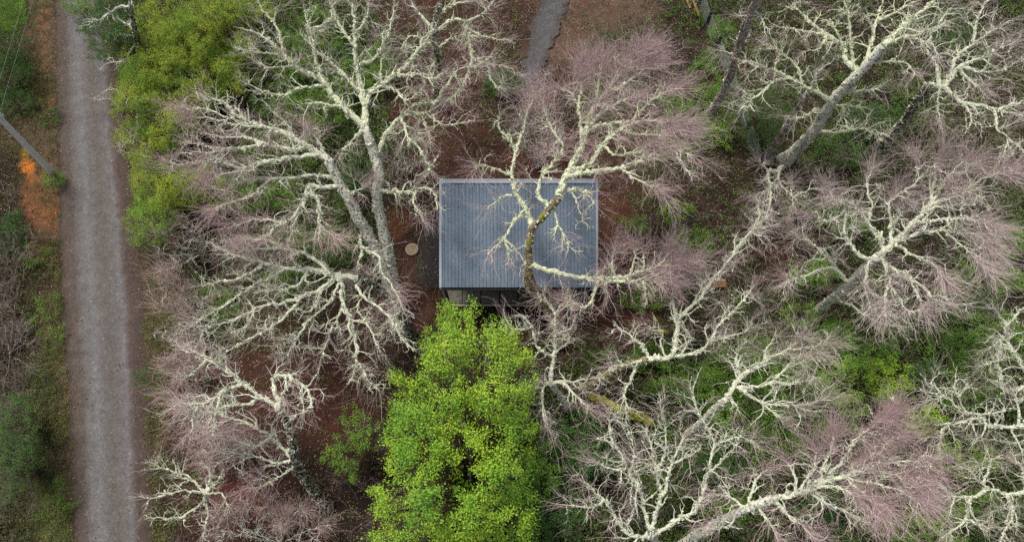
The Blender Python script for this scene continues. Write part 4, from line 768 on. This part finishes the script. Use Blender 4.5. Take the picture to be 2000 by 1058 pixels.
for (x, y, rx, ry, h, mt, sz, asp, sp, lb) in (
    (215, 62, 55, 48, 3.6, 'leaf_dark', .085, .45, .2, 'rounded dark evergreen overhanging the upper road'),
    (158, 12, 28, 22, 1.6, 'leaf_mid', .08, .4, .3, 'small green bush at the top beside the road'),
    (240, 0, 45, 28, 3.0, 'leaf_dark', .085, .45, .2, 'dark evergreen at the very top by the road'),
    (12, 95, 42, 34, 1.6, 'leaf_blue', .1, .25, .6, 'dark blue green shrub under the bright grass corner'),
    (20, 150, 36, 30, 1.4, 'leaf_blue', .1, .25, .6, 'dark shrub on the bank halfway above the pole'),
    (22, 200, 36, 26, 1.2, 'leaf_dark', .1, .25, .6, 'dark shrub just above the pole top'),
    (24, 828, 50, 50, 3.0, 'leaf_blue', .09, .22, .7, 'blue green conifer on the lower left bank, upper one'),
    (16, 905, 50, 60, 3.2, 'leaf_blue', .09, .22, .7, 'blue green conifer on the lower left bank, lower one'),
    (102, 352, 16, 16, .5, 'leaf_mid', .08, .4, .5, 'small green clump at the foot of the pole'),
    (308, 745, 32, 20, .7, 'leaf_blue', .09, .2, .9, 'blue green fern on the right verge'),
    (20, 470, 18, 26, .8, 'leaf_blue', .09, .25, .6, 'small blue green shrub on the bank below the orange clay'),
    (62, 505, 20, 22, .35, 'leaf_mid', .09, .4, .6, 'small green shrub on the bank beside the lowest orange patch'),
    (28, 440, 22, 22, .8, 'leaf_dark', .09, .4, .6, 'small dark shrub on the bank left of the orange clay'),
    (90, 215, 24, 18, .35, 'leaf_under', .09, .4, .6, 'low yellowish bush at the road edge above the pole'),
    (95, 620, 26, 30, .35, 'leaf_mid', .08, .35, .6, 'low light green clump on the left verge, upper one'),
    (88, 720, 22, 34, .35, 'leaf_under', .08, .35, .6, 'low olive clump on the left verge below the dead brush'),
    (104, 985, 28, 44, .35, 'leaf_mid', .08, .35, .6, 'low light green clump on the left verge at the bottom'),
    (560, 110, 56, 46, 1.9, 'leaf_mid', .085, .35, .4, 'green shrub seen between the upper left limbs'),
    (615, 215, 60, 46, 1.6, 'leaf_mid', .085, .35, .4, 'green shrub under the left fork of the tall tree'),
    (680, 160, 30, 44, 1.8, 'leaf_mid', .085, .35, .4, 'narrow green shrub inside the fork of the tall tree'),
    (545, 195, 44, 34, 1.5, 'leaf_mid', .085, .35, .4, 'green shrub behind the drooping left limb'),
    (692, 345, 34, 40, 1.3, 'leaf_dark', .085, .4, .3, 'dark shrub between the two lichen trunks'),
    (622, 60, 40, 38, 1.8, 'leaf_mid', .085, .35, .4, 'green shrub near the top behind the tall crown'),
    (470, 130, 44, 44, 2.0, 'leaf_mid', .085, .35, .4, 'green shrub bordering the olive row'),
    (470, 380, 50, 36, 1.4, 'leaf_mid', .085, .35, .4, 'green shrub under the leaning tree limbs'),
    (560, 380, 34, 26, 1.2, 'leaf_mid', .085, .35, .4, 'small green shrub under the middle lichen limbs'),
    (650, 480, 50, 38, 1.0, 'leaf_mid', .08, .35, .4, 'green shrub left of the twin trunks'),
    (560, 470, 40, 26, 1.0, 'leaf_mid', .08, .35, .4, 'green shrub between two lichen crowns'),
    (420, 590, 36, 30, 1.0, 'leaf_mid', .08, .35, .4, 'green shrub under the hanging limbs near the road'),
    (565, 545, 38, 24, 1.0, 'leaf_mid', .08, .35, .4, 'green shrub amid the hanging lichen limbs'),
    (985, 165, 36, 26, 1.3, 'leaf_dark', .09, .45, .2, 'dark shrub left of the driveway gravel'),
    (1240, 195, 34, 26, 1.2, 'leaf_dark', .09, .4, .3, 'dark shrub under the feathery cabin tree crown'),
    (1240, 438, 22, 14, .7, 'leaf_fresh', .09, .45, .4, 'small bright bush right of the cabin, lower left one'),
    (1318, 412, 26, 16, .8, 'leaf_fresh', .09, .45, .4, 'small bright bush right of the cabin, farther one'),
    (1258, 585, 36, 20, .9, 'leaf_mid', .09, .45, .4, 'green shrub under the low lichen limbs right of the cabin'),
    (1498, 232, 44, 44, 2.6, 'leaf_dark', .085, .28, .4, 'round dark conifer beside the fence'),
    (1408, 60, 22, 26, .9, 'leaf_mid', .09, .45, .4, 'green weeds between fence posts at the top'),
    (1412, 255, 20, 30, .8, 'leaf_fresh', .09, .35, .6, 'light green fern by the fence end'),
    (1182, 700, 26, 18, .8, 'leaf_mid', .09, .45, .4, 'green bush below the cabin corner'),
    (1345, 748, 76, 40, 1.7, 'leaf_mid', .1, .45, .3, 'wide green shrub behind the crate tree limbs'),
    (1450, 700, 56, 42, 1.9, 'leaf_mid', .1, .45, .3, 'green shrub under the slim lichen tree'),
    (1535, 735, 62, 42, 2.0, 'leaf_mid', .1, .45, .3, 'green shrub under the pale twig fan'),
    (1560, 622, 30, 26, 1.9, 'leaf_fresh', .1, .45, .4, 'fresh green shrub at the foot of the wide tree'),
    (1630, 668, 44, 38, 2.0, 'leaf_mid', .1, .45, .3, 'green shrub right of the fresh one'),
    (1655, 755, 62, 52, 3.0, 'leaf_fresh', .1, .45, .4, 'fresh green small tree behind the pink crown, left part'),
    (1735, 745, 38, 44, 4.0, 'leaf_bright', .1, .45, .4, 'yellow green tree top above the pink feathery crown'),
    (1795, 818, 42, 30, 3.4, 'leaf_bright', .1, .45, .4, 'yellow green tree top nearest the right lichen tree'),
    (1450, 830, 60, 46, 1.6, 'leaf_mid', .1, .45, .3, 'green shrub between slim tree and bottom tree'),
    (1400, 900, 60, 50, 1.4, 'leaf_dark', .1, .45, .3, 'dark shrub right of the many stemmed tree'),
    (1520, 870, 54, 42, 1.6, 'leaf_mid', .1, .45, .3, 'green shrub left of the pink crown'),
    (1125, 870, 72, 58, 2.2, 'leaf_dark', .1, .5, .2, 'dark glossy shrub right of the bright tree'),
    (1062, 925, 40, 54, 3.0, 'leaf_mid', .1, .5, .3, 'mid green shrub pressed against the bright tree'),
    (1085, 1010, 60, 56, 2.0, 'leaf_dark', .1, .5, .2, 'dark shrub at the bottom edge by the bright tree'),
    (1880, 745, 66, 44, 1.6, 'leaf_mid', .1, .4, .3, 'green shrub under the right edge limbs'),
    (1850, 680, 56, 36, 1.6, 'leaf_mid', .1, .4, .3, 'green shrub below the wide tree on the right'),
    (1925, 545, 64, 40, 2.0, 'leaf_mid', .1, .4, .3, 'green shrub at the right edge beside the pink twigs'),
    (1975, 470, 50, 34, 1.8, 'leaf_mid', .1, .4, .3, 'green shrub at the right edge above its neighbour'),
    (1880, 900, 56, 30, 1.6, 'leaf_fresh', .1, .45, .4, 'fresh green shrub between the two right edge trees'),
    (1815, 1030, 60, 36, 1.6, 'leaf_fresh', .1, .45, .4, 'fresh green shrub under the bottom corner limbs'),
    (1700, 1040, 60, 34, 1.4, 'leaf_mid', .1, .45, .3, 'green shrub under the pink crown at the bottom'),
    (1760, 650, 50, 30, 1.0, 'leaf_mid', .09, .4, .3, 'low shrub under the wide tree lowest limb'),
    (1620, 820, 54, 36, 1.6, 'leaf_mid', .1, .45, .3, 'green shrub above the pink crown'),
    (1400, 760, 60, 40, 1.6, 'leaf_mid', .1, .45, .3, 'green shrub between the crate tree and slim tree trunks'),
    (1500, 800, 60, 34, 1.5, 'leaf_mid', .1, .45, .3, 'green shrub directly under the slim tree lower limb'),
    (1570, 790, 60, 40, 2.0, 'leaf_mid', .1, .45, .3, 'green shrub at the tips of the slim tree lower limb'),
    (1700, 700, 50, 34, 2.0, 'leaf_mid', .1, .45, .3, 'green shrub above the yellow green tree top'),
    (1800, 745, 46, 34, 1.6, 'leaf_dark', .1, .45, .3, 'dark shrub right of the yellow green tree top'),
    (1950, 660, 50, 46, 1.6, 'leaf_mid', .1, .4, .3, 'green shrub behind the upright limbs at the right edge'),
    (1860, 600, 60, 34, 1.4, 'leaf_mid', .1, .4, .3, 'green shrub at the lower right tips of the wide tree'),
    (1620, 1000, 60, 40, 1.2, 'leaf_dark', .1, .45, .3, 'dark shrub under the middle of the pink crown'),
    (1420, 990, 50, 34, 1.2, 'leaf_mid', .1, .45, .3, 'green shrub at the base of the feathery tree trunk'),
    (1900, 990, 60, 34, 1.4, 'leaf_mid', .1, .45, .3, 'green shrub beneath the corner tree limbs'),
    (1280, 700, 50, 26, 1.0, 'leaf_mid', .1, .45, .3, 'low green shrub under the white limb junction'),
    (1590, 540, 40, 30, 1.1, 'leaf_mid', .1, .45, .3, 'green shrub left of the wide tree trunk'),
    (1640, 430, 46, 30, 1.1, 'leaf_mid', .1, .45, .3, 'green shrub seen through the wide tree left limbs'),
    (1350, 470, 40, 24, .9, 'leaf_mid', .09, .45, .3, 'low green shrub between bright bush and lichen limbs'),
    (1330, 250, 50, 60, .9, 'leaf_mid', .09, .4, .3, 'green ground shrub between pink crown and fence'),
    (1380, 160, 30, 50, .8, 'leaf_mid', .09, .4, .3, 'green weeds along the near side of the fence'),
    (1640, 300, 50, 26, 1.0, 'leaf_dark', .09, .4, .3, 'dark shrub beside the thick trunk foot'),
    (1860, 60, 50, 40, 1.2, 'leaf_dark', .09, .4, .3, 'dark shrub under the top right crown'),
    (520, 280, 50, 34, 1.4, 'leaf_mid', .085, .35, .4, 'green shrub under the leaning tree upper fork'),
    (640, 130, 46, 40, 1.4, 'leaf_dark', .085, .4, .3, 'dark shrub under the left fork near the top'),
    (730, 130, 40, 40, 1.4, 'leaf_mid', .085, .35, .4, 'green shrub right of the tall straight stem'),
    (1960, 1020, 50, 40, 1.2, 'leaf_dark', .1, .4, .3, 'dark shrub in the bottom right corner'),
    (1700, 240, 60, 34, 1.0, 'leaf_dark', .09, .35, .3, 'dark shrub below the thick trunk limb'),
    (1560, 400, 26, 18, .7, 'leaf_mid', .09, .45, .4, 'small green bush beside the crooked small tree'),
    ):
    low = h < .4
    leafy('shrub', lb, blob(x, y, rx*1.1, ry*1.1, 14, .45 if low else .24), h*.3, h, mt, sz, .45 if low else 1.25, asp, clus=.25, spiky=sp)
leafy('sapling', 'light green sapling over red litter left of the bright tree', [(672, 800), (690, 788), (712, 812), (740, 815), (742, 850), (735, 885), (700, 890), (695, 935), (670, 940), (650, 905), (628, 895), (655, 865), (660, 840)], 1.5, 3.0, 'leaf_fresh', .085, .55, .5, 'tree', base=(725, 900), clus=.22, spiky=.4, partname='crown')
# undergrowth: nobody could count it
n = 95000; x = rng.uniform(-34, 34, n); y = rng.uniform(-4, 33, n); vg = gridsample(VG, x, y); u = road_u(x, np.clip(y, YR[0], YR[-1]))
inside = (x > x0-1.0) & (x < x1+.4) & (y > yd-.4) & (y < yb+.4)
dr_ = (np.abs(PX(x, y)[0]-1060) < 50) & (PX(x, y)[1] < 170)
k = (rng.random(n) < vg*np.clip((fbm(x, y, 1.4, 71)-.30)*4.2, .10, 1)) & ((u < -.02) | (u > 1.02)) & ~inside & ~dr_
x, y, vg = x[k], y[k], vg[k]; hh = rng.gamma(2.0, .16, len(x))*(.5+vg)
pxx = PX(x, y)[0]; verge = pxx < 330; hh = np.where(verge, hh*.4, hh*1.15)
i = np.repeat(np.arange(len(x)), 16); C = np.stack([x[i], y[i], hh[i]*rng.uniform(.35, 1.1, len(i))+.04], -1)+rng.normal(0, .12, (len(i), 3))*(1, 1, .3); C[:, 2] = np.maximum(C[:, 2], .05)
kk = ~verge[i]
g = Geo(); leaves(g, C[kk], .10, .42); o = g.build('undergrowth', M['leaf_under'], None); tag(o, kind='stuff')
M['leaf_verge'] = leafmat('verge weeds', [(.13, .19, .05, 1), (.20, .26, .07, 1), (.27, .27, .10, 1), (.10, .15, .05, 1), (.22, .16, .09, 1)], .2, 1.3, (.5, .55, .55, 1), (1.35, 1.3, 1.15, 1))
g = Geo(); leaves(g, C[~kk], .085, .32, .3)
qx = rng.uniform(-30, 345, 26000); qy = rng.uniform(-30, 1075, 26000); C = np.stack([P(a_, b_, 0) for a_, b_ in zip(qx, qy)]); u = road_u(C[:, 0], C[:, 1])
e_ = np.minimum(np.abs(u), np.abs(u-1)); out = (u < 0.01) | (u > .99)
dens_ = np.where(out, .30+.5*np.exp(-e_/.25), .35*np.exp(-e_/.03))*np.clip((fbm(C[:, 0], C[:, 1], 1.1, 401)-.36)*5, 0, 1)
k = rng.random(len(C)) < dens_; C = C[k]; hh = rng.gamma(2, .07, len(C))*out[k]+.04
i = np.repeat(np.arange(len(C)), 12); C = C[i]+rng.normal(0, .09, (len(i), 3))*(1, 1, 0)+np.stack([0*hh[i], 0*hh[i], hh[i]*rng.uniform(.2, 1.1, len(i))+.03], -1)
leaves(g, C, .08, .34, .3); o = g.build('verge_weeds', M['leaf_verge'], None); tag(o, kind='stuff')
n = 9000; qx = rng.uniform(-25, 55, n); qy = rng.uniform(-30, 62, n); ang = rng.random(n)
gp = np.stack([P(a_, b_, .04) for a_, b_ in zip(qx, qy)]); k = (qx < 52-(qy > 50)*18); gp = gp[k]
i = np.repeat(np.arange(len(gp)), 7); C = gp[i]+rng.normal(0, .05, (len(i), 3))*(1, 1, .5)+(0, 0, .06)
M['grass'] = leafmat('bright grass', [(.14, .30, .04, 1), (.20, .38, .05, 1), (.27, .42, .08, 1)], .2, 1.0)
g = Geo(); leaves(g, C, .085, .14, .1); tag(g.build('grass', M['grass'], None), kind='stuff')
# fallen leaves
n = 110000; x = rng.uniform(-33, 33, n); y = rng.uniform(-4, 33, n); u = road_u(x, np.clip(y, YR[0], YR[-1])); on = (u > 0) & (u < 1)
k = ~((x > x0) & (x < x1) & (y > yd) & (y < yb)) & (~on | (rng.random(n) < .10*(1+6*(np.abs(u-.5) > .3))/3)); x, y = x[k], y[k]
gz = (fbm(x, y, 2.6, 3)-.45)*.30+(fbm(x, y, .5, 33)-.5)*.07; uu = road_u(x, np.clip(y, YR[0], YR[-1]))
fl = np.clip(np.minimum(np.abs(uu-.5)-.5, 9)*1.6, 0, 1)*(1-((x > -6.5) & (x < 5.6) & (y > hy1-.5) & (y < hy0+1)))
z = gz*fl+.035+.03*((uu > 0) & (uu < 1))
M['litter'] = leafmat('fallen leaves', [(.10, .05, .035, 1), (.16, .075, .045, 1), (.22, .12, .07, 1), (.07, .04, .03, 1), (.30, .20, .12, 1), (.36, .30, .20, 1)], .05, 2.0)
g = Geo(); leaves(g, np.stack([x, y, z+rng.random(len(x))*.03], -1), .085, .6, 1.0)
nr_ = 600; sx_ = rng.uniform(x0+.05, x1-.05, nr_); ss = rng.beta(1, 1.6, nr_); q_ = np.array([roofpt(a_, b_, .05) for a_, b_ in zip(sx_, ss)]); leaves(g, q_, .05, .5, 1.5)
tag(g.build('fallen_leaves', M['litter'], None), kind='stuff')
# brush: fine bare stems standing through the wood
n = 2400; qx = rng.uniform(330, 2020, n); qy = rng.uniform(-20, 1070, n); C = np.stack([P(a_, b_, 0) for a_, b_ in zip(qx, qy)])
k = ~((C[:, 0] > x0-1.6) & (C[:, 0] < x1+.5) & (C[:, 1] > yd-1.2) & (C[:, 1] < yb+.6)) & (fbm(C[:, 0], C[:, 1], 3.2, 91) > np.where(qx > 1180, .34, .50)); C = C[k]
lx = rng.uniform(-30, 58, 300); ly = rng.uniform(430, 1060, 300); C = np.concatenate([C, np.stack([P(a_, b_, 0) for a_, b_ in zip(lx, ly)])]); n = len(C)
D = nrm(rng.normal(0, .55, (n, 3))+(0, 0, 1)); p1, r1 = grow(C, D, rng.uniform(.6, 2.6, n), np.full(n, .011), np.full(n, .005), 7, .22, 0)
g = Geo(); V, F_ = tubes(p1, r1, 3); g.add(V, F_)
p, d, r, t = sprout(p1, r1, n*9, .8, .2); p2, r2 = grow(p, d, rng.uniform(.25, .9, n*9), np.full(n*9, .0055), np.full(n*9, .0028), 5, .22, .02); V, F_ = tubes(p2, r2, 3); g.add(V, F_)
p, d, r, t = sprout(p2, r2, n*14, .6, .2); p3, r3 = grow(p, d, rng.uniform(.12, .4, n*14), np.full(n*14, .004), np.full(n*14, .0022), 4, .22, .02); V, F_ = tubes(p3, r3, 3); g.add(V, F_)
M['brush'] = twigmat('brush twigs', [(.20, .15, .14, 1), (.27, .21, .20, 1), (.13, .09, .08, 1), (.34, .30, .26, 1)])
tag(g.build('bare_undergrowth', M['brush'], None), kind='stuff')
# mossy log and moss topped boulder
lg = smoothline(np.array([[*P(1120, 758, .2), .16], [*P(1165, 778, .3), .2], [*P(1205, 797, .35), .22], [*P(1255, 816, .3), .2], [*P(1275, 828, .2), .14]]), .12)
g = Geo(); V, F_ = tubes(lg[None, :, :3], lg[None, :, 3], 12, cap=True, bump=.08); g.add(V, F_)
o = g.build('fallen_log', M['bark_moss'], None, True); tag(o, 'fallen log with bright yellow green moss at one end', 'log')
g = Geo(); n = 1500; t = rng.beta(3, 1.5, n); k = (t*(len(lg)-1)).astype(int); q = lg[k]; a = rng.uniform(-1.2, 1.2, n)
clumps(g, q[:, :3]+np.stack([rng.normal(0, .05, n), q[:, 3]*np.sin(a), q[:, 3]*np.cos(a)], -1), rng.uniform(.02, .06, n)); mo = g.build('moss', M['moss'], o); tag(mo, kind='stuff')
c1 = P(1290, 650, 0); g = Geo(); th = np.linspace(0, math.pi/2, 7); ph = np.arange(18)*2*math.pi/18
V = np.array([(c1[0]+.42*math.cos(p_)*math.cos(t_)*rng.uniform(.93, 1.07), c1[1]+.2*math.sin(p_)*math.cos(t_)*rng.uniform(.93, 1.07), .38*math.sin(t_)+.0) for t_ in th for p_ in ph])
ii = np.arange(6*18).reshape(6, 18); q = np.stack([ii, np.roll(ii, -1, 1), np.roll(ii, -1, 1)+18, ii+18], -1).reshape(-1, 4)
g.add(V, [q]); o = g.build('boulder', M['moss'], None, True); tag(o, 'low boulder capped with yellow moss beside the mossy tree', 'boulder')
